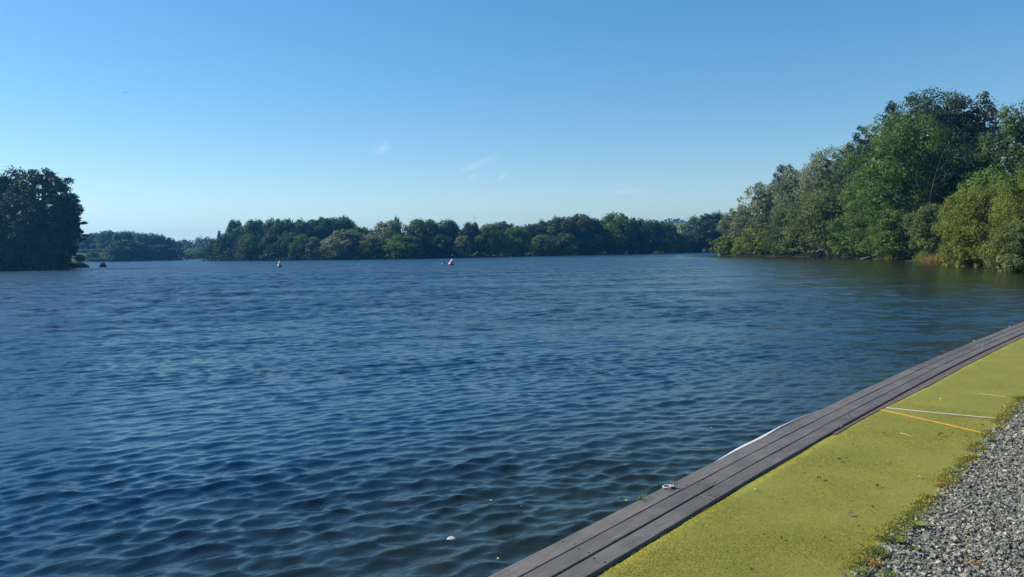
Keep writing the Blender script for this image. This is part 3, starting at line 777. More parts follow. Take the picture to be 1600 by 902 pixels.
# the woods behind, which read as one mass, and hedgerows on the hill
def wood(name, spans, label, mk, leafsz=1.3, per=260):
    Cs = []
    for px0, px1, d, hgt, step in spans:
        x0, x1 = (px0 - 800) / F * d, (px1 - 800) / F * d
        n_ = int(abs(x1 - x0) / step) + 1
        for i in range(n_):
            cx = x0 + (x1 - x0) * (i + rng.random()) / n_; cy = d + rng.uniform(-6, 6); h_ = hgt * rng.uniform(0.8, 1.15); r_ = step * rng.uniform(0.7, 1.1)
            g0 = gz(cx, cy); k = per
            dv = rng.normal(size=(k, 3)); dv /= np.linalg.norm(dv, axis=1)[:, None]; dv *= rng.uniform(0.7, 1.05, (k, 1))
            Cs.append(np.array([cx, cy, g0 + h_ * 0.5]) + dv * np.array([r_, r_, h_ * 0.52]) * (1 + 0.15 * np.sin(dv[:, :1] * 9 + i)))
    C = np.concatenate(Cs); n = len(C)
    V, Fc = leaf_cloud(C, leafsz * rng.uniform(0.6, 1.3, n), 0.4, True, seed=3)
    tag(link(name, npmesh(name, V, Fc, tint=np.repeat(np.clip(rng.normal(0.4, 0.25, n), 0, 1), 3)), mat=LM[mk]), label, 'wood', kind='stuff')
wood('distant_wood', [(255, 345, 430, 8.5, 7), (320, 700, 300, 9, 7), (700, 1050, 320, 9, 7), (1090, 1400, 360, 12, 8), (-100, 250, 380, 9, 7)],
     'dark wood closing the view behind the shore trees', 'dark', 1.1, 520)
wood('shore_undergrowth', [(332, 420, 228, 3.6, 2.4), (420, 640, 211, 3.6, 2.4), (640, 760, 217, 3.6, 2.4), (760, 880, 235, 3.8, 2.4), (880, 1000, 255, 3.8, 2.4), (1000, 1150, 286, 4, 2.4), (190, 290, 280, 4, 2.4),
      (345, 420, 224, 2.2, 2), (420, 640, 208, 2.2, 2), (640, 760, 214.5, 2.2, 2)],
     'low dark undergrowth along the far waterline', 'dark', 0.55, 210)
wood('hilltop_trees', [(1040, 1064, 1010, 8, 9), (1064, 1100, 1060, 7, 8), (760, 860, 1500, 9, 16), (1010, 1040, 1000, 6, 8)],
     'line of small dark trees along the skyline of the distant hill', 'dark', 2.4, 120)

# ------------------------------------------------------------------ left promontory, backlit
def near_tree(px, wpx, top, bottom_z, d, shape, mk, label, group, seed, nleaf, leaf, nl=48, droop=0.0, trunk=True, name='tree', cat='tree', rag=0.12, lobe=(0.16, 0.32), gap=0.0, flat=0.8, lean=0):
    x, y = dpt(px, d); R = wpx * d / F / 2 * 1.02; b = max(gz(x, y), -0.05) - 0.1
    Ht = CAM_Z + (hor(px) - top) * d / F - b
    V, Fc, tint, lobes = make_crown(seed, R, bottom_z, Ht, shape, nl, nleaf, leaf, False, droop=droop, rag=rag, lobe=lobe, gap=gap, flat=flat)
    root = empty(name, (x, y, b), label, cat, group)
    link('crown', npmesh('crown', V, Fc, tint=tint), root, LM[mk])
    tv, tf = make_trunk(seed, Ht * 0.82, max(0.10, Ht * 0.018), lobes, 10 if trunk else 4, lean)
    link('trunk', pymesh('trunk', tv, tf, True), root, BARK)
    return root
G_P = 'backlit trees on the left promontory'
near_tree(6, 120, 258, 3.0, 122, 'round', 'dark', 'tall dark tree at the left edge of the picture on the promontory', G_P, 21, 9000, 0.42, 60)
near_tree(76, 104, 264, 2.2, 118, 'round', 'dark', 'big dark rounded tree with sky showing through its right side', G_P, 22, 13000, 0.36, 95, rag=0.2, lobe=(0.12, 0.24), flat=0.55, gap=0.5)
near_tree(-70, 130, 262, 2.0, 118, 'round', 'dark', 'dark tree just beyond the left picture edge on the promontory', G_P, 23, 7000, 0.5, 50)
near_tree(45, 90, 300, 1.0, 113, 'round', 'dark', 'lower dark tree in front between the two big promontory trees', G_P, 24, 7000, 0.42, 50)
near_tree(107, 52, 308, 4.0, 119, 'round', 'dark', 'dark layered boughs reaching out over the water at the right of the promontory', G_P, 25, 7000, 0.34, 60, rag=0.2, lobe=(0.14, 0.28), flat=0.4)
for i, (px, wpx, top, d, lab) in enumerate([(20, 70, 360, 112, 'dark waterside bush below the left edge tree'), (68, 60, 352, 114, 'dark waterside bush below the big rounded backlit tree'),
                              (94, 48, 366, 121, 'dark bush at the right foot of the promontory'), (-40, 90, 350, 110, 'dark bush at the far left of the promontory')]):
    near_tree(px, wpx, top, 0.0, d, 'dome', 'dark', lab, 'dark bushes on the left promontory', 30 + i, 5000, 0.4, 40, trunk=False, name='shrub', cat='shrub')
for i, (px, wpx, top, d, lab) in enumerate([(120, 34, 409.5, 133, 'low dark bank plants at the tip of the promontory')]):
    near_tree(px, wpx, top, 0.0, d, 'dome', 'dark', lab, None, 40 + i, 1600, 0.25, 24, trunk=False, name='shrub', cat='shrub')

V = []; Fc = []; nb = 26
for i in range(nb + 1):
    f = i / nb; px_ = 62 + 79 * f; d_ = 124 + 7 * f; hgt_ = (13.0 - 6.0 * f) * d_ / F * (1 - max(0, (f - 0.86) / 0.14) ** 1.5) + 0.05 * math.sin(i * 1.9)
    x_ = (px_ - 800) / F * d_
    for (o_, z_) in ((-2.6, -0.6), (-1.7, 0.05), (-1.0, hgt_ * 0.75), (0, hgt_), (1.2, hgt_ * 0.8), (2.4, -0.6)):
        V.append((x_, d_ + o_ * (1 - 0.75 * f ** 4), z_ + 0.06 * math.sin(i * 2.7 + o_ * 3)))
for i in range(nb):
    for k in range(5): Fc.append((i * 6 + k, (i + 1) * 6 + k, (i + 1) * 6 + k + 1, i * 6 + k + 1))
tag(link('bank', pymesh('bank', V, Fc, True), mat=simple('bank_earth', (0.018, 0.020, 0.014), (0.05, 0.05, 0.03), 1.5, 0.95, 0.6, 0.1)), kind='structure')

# ------------------------------------------------------------------ right bank
G_R = 'trees on the right bank'
NT_ = near_tree
NT_(1142, 66, 369, 0.0, 163, 'dome', 'yellow', 'low yellow green bush at the tip of the right hand point', None, 50, 6500, 0.32, 60, name='shrub', cat='shrub', trunk=False)
NT_(1186, 78, 358, 0.0, 150, 'dome', 'bright', 'low light green bush on the point beside the yellow green one', None, 51, 5000, 0.30, 45, name='shrub', cat='shrub', trunk=False)
NT_(1160, 62, 321, 1.0, 168, 'round', 'willow', 'pale grey green tree standing behind the low point bushes', G_R, 52, 8500, 0.34, 55)
NT_(1198, 78, 284, 1.0, 160, 'tall', 'willow', 'pale feathery tree rising in front of the dark spiky treetop', G_R, 53, 11000, 0.34, 70)
NT_(1226, 50, 256, 2.0, 172, 'tall', 'dark', 'dark spiky treetop standing above the pale trees', G_R, 54, 9000, 0.34, 75, rag=0.22, lobe=(0.16, 0.34))
NT_(1245, 84, 261, 1.0, 152, 'tall', 'willow', 'pale tree right of the dark spiky treetop', G_R, 55, 11000, 0.32, 70)
NT_(1297, 104, 230, 1.0, 142, 'tall', 'willow', 'tallest silvery green tree in the middle of the right bank', G_R, 56, 16000, 0.32, 90)
NT_(1240, 84, 322, 0.3, 136, 'dome', 'mid', 'mid green waterside tree left of the bleached branch', G_R, 57, 10000, 0.27, 65)
NT_(1283, 104, 296, 0.3, 124, 'dome', 'olive', 'broad olive green tree above the bleached dead branch', G_R, 58, 15000, 0.26, 90)
NT_(1345, 112, 250, 0.5, 122, 'tall', 'mid', 'dark green tree left of the bright leafed big tree', G_R, 59, 14000, 0.28, 80)
NT_(1353, 50, 197, 3.0, 130, 'round', 'dark', 'small dark treetop left of the tall dark column tree', G_R, 60, 9000, 0.32, 70, rag=0.15)
NT_(1333, 70, 222, 2.0, 136, 'round', 'willow', 'pale tree between the tallest silvery tree and the small dark treetop', G_R, 76, 10000, 0.32, 60)
NT_(1391, 30, 160, 6.0, 120, 'tall', 'dark', 'narrow dark column treetop left of the tallest crown', G_R, 61, 7000, 0.30, 60, lobe=(0.3, 0.55))
NT_(1448, 150, 141, 3.0, 110, 'round', 'fardark', 'tallest tree of the right bank with its broad dark green crown', G_R, 62, 24000, 0.31, 120, lobe=(0.14, 0.26))
NT_(1512, 112, 147, 3.0, 108, 'round', 'copper', 'tall copper brown leaved tree right of the tallest crown', G_R, 63, 17000, 0.31, 90, rag=0.2, lobe=(0.14, 0.28))
NT_(1408, 150, 178, 0.6, 98, 'tall', 'green', 'big bright leafed tree with light green foliage down to the water', G_R, 64, 26000, 0.26, 120, lobe=(0.13, 0.25))
NT_(1482, 124, 225, 1.0, 95, 'round', 'mid', 'dark green tree with bare grey limbs in its crown', G_R, 65, 17000, 0.26, 90)
NT_(1598, 128, 160, 2.0, 90, 'round', 'mid', 'tall green tree at the right edge of the picture', G_R, 66, 18000, 0.28, 90)
NT_(1680, 150, 150, 1.0, 80, 'round', 'mid', 'tall green tree beyond the right picture edge', G_R, 67, 9000, 0.4, 60)
NT_(1548, 120, 262, 0.5, 76, 'dome', 'green', 'green thicket behind the big willow bush', G_R, 68, 12000, 0.24, 80)
NT_(1335, 84, 330, 0.2, 112, 'dome', 'green', 'leafy waterside bush above the sloping fallen log', 'bushes on the right bank', 69, 9000, 0.22, 60, name='shrub', cat='shrub')
NT_(1395, 84, 325, 0.2, 94, 'dome', 'green', 'light green waterside bush under the bright leafed tree', 'bushes on the right bank', 70, 10000, 0.20, 60, name='shrub', cat='shrub')
NT_(1458, 76, 318, 1.2, 84, 'dome', 'olive', 'olive bush overhanging the dry reeds', 'bushes on the right bank', 71, 9500, 0.19, 60, name='shrub', cat='shrub')
NT_(1535, 124, 286, 0.1, 66, 'dome', 'bright', 'big yellow green willow bush at the water near the right edge', 'willow bushes near the right edge', 72, 22000, 0.17, 110, droop=0.5, lobe=(0.12, 0.24), name='shrub', cat='shrub')
NT_(1615, 130, 266, 0.1, 58, 'dome', 'bright', 'yellow green willow bush cut by the right picture edge', 'willow bushes near the right edge', 73, 18000, 0.16, 100, droop=0.5, lobe=(0.12, 0.24), name='shrub', cat='shrub')
NT_(1590, 90, 345, 0.0, 50, 'dome', 'olive', 'low overhanging willow scrub on the water at the right edge', 'willow bushes near the right edge', 74, 12000, 0.13, 80, droop=0.5, lobe=(0.12, 0.24), name='shrub', cat='shrub')
NT_(1215, 20, 377, 0.0, 139, 'dome', 'yellow', 'small bright yellow green bush at the waterline left of the bleached branch', None, 75, 1800, 0.2, 24, name='shrub', cat='shrub', trunk=False)

wood('bank_thicket', [(1150, 1250, 178, 9, 5), (1230, 1330, 150, 13, 5), (1300, 1440, 132, 16, 5), (1400, 1560, 118, 15, 5), (1500, 1720, 98, 13, 5), (1720, 2500, 110, 13, 7), (2200, 4200, 90, 12, 8)],
     'dense dark undergrowth between the trees of the right bank', 'dark', 0.9, 500)

# dry reeds at the water's edge
def reeds(px, wpx, hpx, d, label, mk='reed', seed=0):
    g = np.random.default_rng(seed); x, y = dpt(px, d); wd = wpx * d / F; h_ = hpx * d / F; n = 700
    bx = g.uniform(-wd / 2, wd / 2, n); by = g.uniform(-1.0, 1.0, n); hh = h_ * g.uniform(0.55, 1.1, n) * (1 - 0.5 * (2 * bx / wd) ** 2)
    th = g.uniform(0, np.pi, n); w_ = 0.03
    tip = np.column_stack([bx + g.normal(0, 0.22, n), by + g.normal(0, 0.2, n), hh])
    V = np.stack([np.column_stack([bx - w_ * np.cos(th), by - w_ * np.sin(th), np.full(n, -0.1)]), np.column_stack([bx + w_ * np.cos(th), by + w_ * np.sin(th), np.full(n, -0.1)]), tip], 1).reshape(-1, 3)
    o = link('reed_clump', npmesh('reed_clump', V, np.arange(3 * n).reshape(-1, 3), tint=np.repeat(g.random(n), 3)), mat=LM[mk])
    o.location = (x, y, max(gz(x, y), -0.05)); tag(o, label, 'reeds', 'dry reeds on the right bank'); return o
NT_(1512, 66, 384, 0.0, 63, 'dome', 'bright', 'low yellow green sprays hanging to the water beside the dry reeds', None, 77, 5000, 0.15, 40, droop=0.4, name='shrub', cat='shrub', trunk=False)
reeds(1398, 32, 12, 99, 'smaller clump of tan dry reeds behind the fallen log', seed=1)
reeds(1470, 50, 16, 78, 'wider clump of tan dry reeds below the olive bush', seed=2)
reeds(1446, 22, 20, 84, 'yellow green reed tuft left of the wider dry reeds', 'yellow', 3)

# dead wood
def branchy(name, paths, m, loc, label, cat):
    V, Fc = join([tube(p_, r_, 6) for p_, r_ in paths])
    o = link(name, pymesh(name, V, Fc, True), mat=m); o.location = loc; return tag(o, label, cat)
def pxp(x, y, d): return ((x - 800) / F * d, CAM_Z + (hor(x) - y) * d / F)
def pth(pts, d, dep=0):
    x0 = (pts[0][0] - 800) / F * d
    return [Vector((pxp(a, b, d)[0] - x0, dep * i * 0.5, pxp(a, b, d)[1])) for i, (a, b) in enumerate(pts)]
d = 113
root = branchy('dead_branch', [
    (pth([(1313, 404), (1305, 399), (1294, 393), (1285, 389.5), (1277, 391), (1271, 395)], d, -.3), [.17, .15, .13, .10, .06, .02]),
    (([q + Vector(((1297 - 1313) / F * d, 0, 0)) for q in pth([(1297, 404), (1294, 397), (1290, 392)], d)]), [.10, .08, .06]),
    (([q + Vector(((1285 - 1313) / F * d, 0, 0)) for q in pth([(1285, 389.5), (1280, 387), (1276, 386)], d)]), [.06, .04, .015]),
    ], DEADWOOD, ((1313 - 800) / F * d, d, 0), 'bleached forked dead branch lying in the water below the olive tree', 'branch')
d = 101
branchy('fallen_log', [(pth([(1346, 405), (1360, 403), (1374, 398), (1389, 392)], d, .4), [.16, .24, .26, .22]),
                       ([q + Vector(((1362 - 1346) / F * d, 0, 0)) for q in pth([(1362, 401), (1358, 397), (1352, 396)], d)], [.07, .05, .02])],
        WETWOOD, ((1346 - 800) / F * d, d, 0), 'brown fallen log sloping out of the water in front of the bank', 'log')
# bare grey limbs showing through the big crowns
d = 88
limbs = [[(1452, 318), (1456, 300), (1462, 282), (1468, 264), (1476, 246), (1482, 234)], [(1466, 270), (1476, 261), (1490, 252), (1500, 247)], [(1458, 294), (1474, 288), (1490, 280), (1503, 270)],
         [(1452, 314), (1444, 300), (1438, 284), (1442, 266), (1450, 252)], [(1474, 250), (1470, 238), (1472, 228)], [(1480, 285), (1488, 276), (1492, 266)]]
x0 = (1452 - 800) / F * d
V, Fc = join([tube([Vector(((a - 800) / F * d - x0, 0.25 * k + 0.2 * i, pxp(a, b, d)[1])) for i, (a, b) in enumerate(L_)], np.linspace(0.055, 0.012, len(L_)), 5) for k, L_ in enumerate(limbs)] +
             [tube([Vector((0.2, 0, 0)), Vector((0.1, 0, 3)), Vector((0, 0, pxp(1452, 318, d)[1]))], [0.14, 0.10, 0.055], 6)])
o = link('dead_tree', pymesh('dead_tree', V, Fc, True), mat=BARK); o.location = (x0, d, 0.2); tag(o, 'thin bare grey tree with forked limbs among the right bank foliage', 'tree')

# ------------------------------------------------------------------ small things on the water
def lathe(prof, sides=16):
    V = []; Fc = []
    for r_, z_ in prof:
        for k in range(sides): V.append((r_ * math.cos(2 * math.pi * k / sides), r_ * math.sin(2 * math.pi * k / sides), z_))
    n = len(prof)
    for i in range(n - 1):
        for k in range(sides):
            k2 = (k + 1) % sides; Fc.append((i * sides + k, i * sides + k2, (i + 1) * sides + k2, (i + 1) * sides + k))
    Fc.append(tuple(range(sides))[::-1]); Fc.append(tuple((n - 1) * sides + k for k in range(sides)))
    return V, Fc
RED = simple('faded_red_vinyl', (0.58, 0.20, 0.12), (0.68, 0.28, 0.18), 3, 0.45)
WHT = simple('white_vinyl', (0.72, 0.70, 0.68), (0.82, 0.80, 0.78), 4, 0.4)
DRK = simple('dark_rubber', (0.02, 0.02, 0.022), (0.05, 0.05, 0.05), 5, 0.6)
def buoy(px, py, lean, hgt, wid, label, span=130):
    x, y = waterpt(px, py)
    root = empty('buoy', (x, y, 0), label, 'buoy', 'racing marks on the lake', rz=0.4)
    k = hgt; r = wid / 2
    def part(nm, prof, m):
        V, Fc = lathe(prof); V = [(v[0] + lean[0] * max(v[2], 0), v[1] + lean[1] * max(v[2], 0), v[2]) for v in V]
        return link(nm, pymesh(nm, V, Fc, True), root, m)
    part('base_ring', [(r * .9, -.12), (r * 1.08, -.04), (r * 1.1, .06), (r * .98, .12)], DRK)
    part('body', [(r * .98, .10), (r * .96, k * .2), (r * .80, k * .42), (r * .62, k * .60)], RED)
    part('top_panel', [(r * .625, k * .595), (r * .42, k * .78), (r * .22, k * .93), (r * .10, k * .99), (0.01, k)], WHT)
    # brightness of the sunlit side, put into the colour as a white panel
    V = []; n = 6
    for i, (rr_, zz) in enumerate([(r * 1.0, .12), (r * .975, k * .2), (r * .815, k * .42), (r * .635, k * .60)]):
        for j in range(n + 1):
            a_ = math.radians(120 + span * j / n) - 0.4; V.append((rr_ * 1.02 * math.cos(a_) + lean[0] * zz, rr_ * 1.02 * math.sin(a_) + lean[1] * zz, zz))
    Fc = [(i * (n + 1) + j, i * (n + 1) + j + 1, (i + 1) * (n + 1) + j + 1, (i + 1) * (n + 1) + j) for i in range(3) for j in range(n)]
    link('lit_side_panel', pymesh('lit_side_panel', V, [f[::-1] for f in Fc], True), root, WHT)
    V, Fc = tube([(lean[0] * k, lean[1] * k, k - .01), (lean[0] * k, lean[1] * k, k + .07)], [.03, .03], 6)
    link('lifting_loop', pymesh('lifting_loop', V, Fc), root, DRK)
    return root
buoy(437, 417.5, (0.0, 0), 0.84, 0.64, 'upright red and white cone buoy in front of the left part of the far wood')
buoy(704, 414.5, (0.34, 0.1), 0.88, 0.80, 'red and white cone buoy leaning to the right near the middle of the lake', 60)
x, y = waterpt(691, 413)
f_ = empty('marker_float', (x, y, 0), 'small white float on a dark line left of the leaning buoy', 'float')
V, Fc = lathe([(0.02, -.05), (.10, 0), (.13, .07), (.10, .14), (.02, .18)], 10); link('float_ball', pymesh('float_ball', V, Fc, True), f_, WHT)
V, Fc = tube([(0.1, 0, .05), (.5, .05, .03), (.9, 0, .08)], [.035] * 3, 6); link('line', pymesh('line', V, Fc), f_, DRK)

def dome_rock(px, py, wpx, hpx, label, seed):
    x, y = waterpt(px, py); d = y; r = wpx * d / F / 2; h_ = hpx * d / F
    g = random.Random(seed); V = []; Fc = []; S = 14
    for i, t_ in enumerate((-.3, 0, .35, .65, .85, 1.0)):
        for k in range(S):
            th = 2 * math.pi * k / S; rr_ = r * (1.05 if t_ < .1 else math.sqrt(max(0.02, 1 - t_ ** 2.6))) * (1 + g.uniform(-.09, .09)); V.append((rr_ * math.cos(th), rr_ * math.sin(th) * .8, h_ * t_ * (1 + g.uniform(-.04, .04))))
    for i in range(5):
        for k in range(S): Fc.append((i * S + k, i * S + (k + 1) % S, (i + 1) * S + (k + 1) % S, (i + 1) * S + k))
    Fc.append(tuple(5 * S + k for k in range(S)))
    o = link('rock', pymesh('rock', V, Fc, True), mat=simple('dark_stone', (0.02, 0.022, 0.02), (0.06, 0.06, 0.05), 4, 0.9, 0.5, 0.05)); o.location = (x, y, 0)
    return tag(o, label, 'rock')
dome_rock(160.5, 417.6, 10.5, 7.6, 'small dark dome of rock standing in the water off the promontory', 3)

# birds: body, wings
BRD = simple('pale_feather', (0.55, 0.55, 0.53), (0.75, 0.75, 0.72), 6, 0.7); BDK = simple('dark_feather', (0.02, 0.02, 0.02), (0.05, 0.045, 0.04), 6, 0.7)
def bird(loc, size, m, label, flying, rz=0, group=None):
    root = empty('bird', loc, label, 'bird', group, rz); s = size
    V, Fc = tube([(-.5 * s, 0, .02 * s), (-.3 * s, 0, 0), (0, 0, -.02 * s), (.25 * s, 0, .02 * s), (.38 * s, 0, .10 * s if not flying else .02 * s), (.5 * s, 0, .10 * s if not flying else 0)], [.02 * s, .09 * s, .14 * s, .10 * s, .07 * s, .015 * s], 8)
    link('body', pymesh('body', V, Fc, True), root, m)
    for sd in (-1, 1):
        if flying: V = [(.15 * s, sd * .08 * s, 0), (-.12 * s, sd * .08 * s, 0), (-.05 * s, sd * .45 * s, .16 * s), (.12 * s, sd * .45 * s, .17 * s), (-.2 * s, sd * .95 * s, .05 * s)]
        else: V = [(.2 * s, sd * .12 * s, .03 * s), (-.35 * s, sd * .10 * s, .06 * s), (-.25 * s, sd * .15 * s, .08 * s), (.12 * s, sd * .15 * s, .10 * s), (-.55 * s, sd * .05 * s, .08 * s)]
        V2 = [(a, b, c - .015 * s) for a, b, c in V]
        Fw = [(0, 1, 2, 3), (2, 4, 3), (8, 7, 6, 5), (8, 9, 7), (0, 3, 8, 5), (1, 6, 7, 2), (3, 4, 9, 8), (4, 2, 7, 9), (0, 5, 6, 1)]
        link('wing', pymesh('wing', V + V2, Fw), root, m)
    return root
for i, (px, py) in enumerate([(562, 413.5), (569, 414.2), (578, 413.3)]):
    x, y = waterpt(px, py); bird((x, y, 0.06), 0.42, BRD, ['leftmost of the three tiny gulls resting on the water between the buoys', 'middle one of the three tiny gulls on the water between the buoys', 'rightmost of the three tiny gulls resting on the water between the buoys'][i], False, 0.6 * i, 'gulls on the water')
bird(((208 - 800) / F * 130, 130, CAM_Z + (hor(208) - 148) * 130 / F), 0.55, BDK, 'small dark bird flying in the sky above the left trees', True, 2.0)
bird(((1017 - 800) / F * 246, 246, CAM_Z + (hor(1017) - 377) * 246 / F), 1.0, BRD, 'small white bird flying in front of the dark far trees', True, 0.2)

# mast far beyond the trees
mst = simple('steel', (0.25, 0.26, 0.28), (0.3, 0.3, 0.32), 3, 0.5)
d = 420; x0 = (743 - 800) / F * d; zt = CAM_Z + (hor(743) - 339) * d / F
r_ = empty('mast', (x0, d, gz(x0, d)), 'thin distant mast rising above the far trees', 'mast')
V, Fc = tube([(0, 0, 0), (0, 0, zt * .6), (0, 0, zt)], [.20, .14, .07], 8); link('pole', pymesh('pole', V, Fc), r_, mst)
V, Fc = tube([(-.7, 0, zt - 2), (.7, 0, zt - 2)], [.06, .06], 5); link('crossbar', pymesh('crossbar', V, Fc), r_, mst)

# ------------------------------------------------------------------ things on the quay
def strip(name, pts, wd, z, m, label, cat):
    """painted line on the turf following pts"""
    V = []; Fc = []
    n = len(pts)
    for i, p_ in enumerate(pts):
        a = pts[max(0, i - 1)]; b = pts[min(n - 1, i + 1)]; L = math.dist(a, b); nx_, ny_ = -(b[1] - a[1]) / L, (b[0] - a[0]) / L
        w_ = wd * (1 + 0.12 * math.sin(i * 2.3)) / 2
        V += [(p_[0] + nx_ * w_, p_[1] + ny_ * w_, z - .006), (p_[0] + nx_ * w_, p_[1] + ny_ * w_, z), (p_[0] - nx_ * w_, p_[1] - ny_ * w_, z), (p_[0] - nx_ * w_, p_[1] - ny_ * w_, z - .006)]
    for i in range(n - 1):
        for k in range(3): Fc.append((i * 4 + k, (i + 1) * 4 + k, (i + 1) * 4 + k + 1, i * 4 + k + 1))
    Fc += [(0, 1, 2, 3), ((n - 1) * 4 + 3, (n - 1) * 4 + 2, (n - 1) * 4 + 1, (n - 1) * 4)]
    return tag(link(name, pymesh(name, V, Fc), mat=m), label, cat)
def lin(a, b, n=16, bow=0.0):
    A_ = deckpt(*a); B_ = deckpt(*b); L = math.dist(A_, B_)
    return [(A_[0] + (B_[0] - A_[0]) * i / n - (B_[1] - A_[1]) / L * bow * math.sin(math.pi * i / n) + random.uniform(-.001, .001), A_[1] + (B_[1] - A_[1]) * i / n + (B_[0] - A_[0]) / L * bow * math.sin(math.pi * i / n) + random.uniform(-.001, .001)) for i in range(n + 1)]
YEL = simple('orange_line', (0.55, 0.28, 0.04), (0.70, 0.38, 0.06), 60, 0.8); WLN = simple('white_line', (0.52, 0.48, 0.36), (0.70, 0.66, 0.52), 60, 0.8)
strip('marking_line', lin((1384, 636), (1568, 653.5), 20, -0.015), 0.019, TURF_Z + .0095, WLN, 'thin white line laid across the turf from planks to gravel', 'line')
strip('marking_line', lin((1377, 639), (1536, 675), 20, 0.006), 0.018, TURF_Z + .0085, YEL, 'orange line slanting across the turf beside the white one', 'line')

def leaflet(L, Wd, curl, g):
    """curled leaf blade with thickness: 2 x 5 grid, both faces"""
    V = []; Fc = []; n = 5
    for i in range(n + 1):
        f = i / n; w_ = Wd * math.sin(math.pi * (0.08 + 0.88 * f)) ** 0.8
        zc = curl * L * math.sin(math.pi * f) + g.uniform(-.03, .03) * L
        V += [(f * L - L / 2, -w_ / 2, zc + curl * w_ * .6), (f * L - L / 2, 0, zc), (f * L - L / 2, w_ / 2, zc + curl * w_ * .6)]
    m_ = len(V); V += [(a, b, c - 0.0012) for a, b, c in V]
    for i in range(n):
        for k in range(2):
            q = (i * 3 + k, (i + 1) * 3 + k, (i + 1) * 3 + k + 1, i * 3 + k + 1); Fc += [q, tuple(m_ + j for j in q[::-1])]
    return V, Fc
LEAFB = simple('dry_brown_leaf', (0.045, 0.035, 0.020), (0.10, 0.075, 0.04), 40, 0.7); LEAFY = simple('yellow_leaf', (0.40, 0.36, 0.10), (0.60, 0.55, 0.22), 40, 0.6)
LEAFP = simple('pale_leaf', (0.30, 0.30, 0.24), (0.48, 0.48, 0.40), 40, 0.6); LEAFD = simple('dark_crumb', (0.02, 0.022, 0.012), (0.05, 0.05, 0.025), 40, 0.8)
TWG = simple('pale_stalk', (0.45, 0.44, 0.25), (0.6, 0.58, 0.35), 30, 0.7)
def fallen(px, py, L, m, label, seed, level='deck', curl=0.28, group=None, name='fallen_leaf', cat='leaf', z=None):
    g = random.Random(seed); x, y = (deckpt if level == 'deck' else waterpt)(px, py)
    V, Fc = leaflet(L, L * g.uniform(.45, .7), curl, g)
    o = link(name, pymesh(name, V, Fc), mat=m)
    o.location = (x, y, z if z is not None else (TURF_Z + .012 if level == 'deck' else 0.03)); o.rotation_euler = (g.uniform(-.35, .35), g.uniform(-.3, .3), g.uniform(0, 6.28))
    return tag(o, label, cat, group)
gl = 'dead leaf scraps lying on the turf'
for i, (px, py, L, m, lab) in enumerate([
 (1471, 679, .052, LEAFD, 'largest curled dark leaf on the turf below the orange line'),
 (1381, 677, .030, LEAFD, 'dark leaf scrap left of the pale stalk below the orange line'),
 (1535, 664, .024, LEAFD, 'dark scrap between the orange line end and the white line end'),
 (1548, 658, .022, LEAFD, 'dark scrap just under the right end of the white line'),
 (1510, 682, .022, LEAFD, 'dark scrap right of the largest curled dark leaf'),
 (1470, 687, .022, LEAFD, 'dark scrap just below the largest curled dark leaf'),
 (1333, 694, .026, LEAFD, 'dark scrap on the turf left of centre below the lines'),
 (1312, 718, .036, LEAFD, 'dark leaf, left one of a close pair near the planks'),
 (1322, 716.5, .028, LEAFD, 'dark leaf, right one of a close pair near the planks'),
 (1280, 747, .034, LEAFD, 'dark leaf below the close pair, nearer the planks'),
 (1291, 752, .032, LEAFB, 'brown leaf beside the dark one below the close pair'),
 (1371, 758.5, .036, LEAFB, 'brown curled leaf in the middle of the turf'),
 (1329, 803, .036, LEAFB, 'brown leaf in the near middle of the turf'),
 (1363, 792, .024, LEAFD, 'dark crumb near the brown leaf of the near turf'),
 (1342, 823, .022, LEAFD, 'dark crumb below the brown leaf of the near turf'),
 (1195, 835, .020, LEAFD, 'dark crumb on the left part of the near turf'),
 (1221, 840, .020, LEAFD, 'dark crumb right of another on the left near turf'),
 (1290, 840, .022, LEAFD, 'dark crumb in the centre of the near turf'),
 (1175, 889, .022, LEAFB, 'brown scrap at the bottom of the turf'),
 (1470, 623, .030, LEAFY, 'small pale yellow leaf on the turf above the white line'),
 (1437, 745, .026, LEAFP, 'pale scrap near the gravel edge of the turf'),
 (1181, 765, .030, LEAFY, 'yellow leaf near the planks on the near turf'),
 (1224, 781, .026, LEAFY, 'yellow scrap right of the yellow leaf near the planks'),
 (1386, 721, .022, LEAFY, 'yellow scrap on the middle turf'),
 (1464, 695, .026, LEAFP, 'whitish scrap under the largest curled dark leaf'),
 (1570, 634, .022, LEAFY, 'pale yellow leaf close to the gravel above the white line'),
 ]):
    fallen(px, py, L, m, lab, 200 + i, group=gl)
for (a, b, lab) in [((1528, 614.5), (1570, 620), 'long thin pale straw on the turf above the white line'), ((1407, 676), (1426, 682.5), 'short thin pale straw on the turf below the orange line')]:
    A_ = deckpt(*a); B_ = deckpt(*b)
    V, Fc = tube([(A_[0], A_[1], TURF_Z + .011), ((A_[0] + B_[0]) / 2, (A_[1] + B_[1]) / 2 + .006, TURF_Z + .014), (B_[0], B_[1], TURF_Z + .012)], [.0024, .002, .0015], 6)
    tag(link('straw', pymesh('straw', V, Fc), mat=TWG), lab, 'straw')
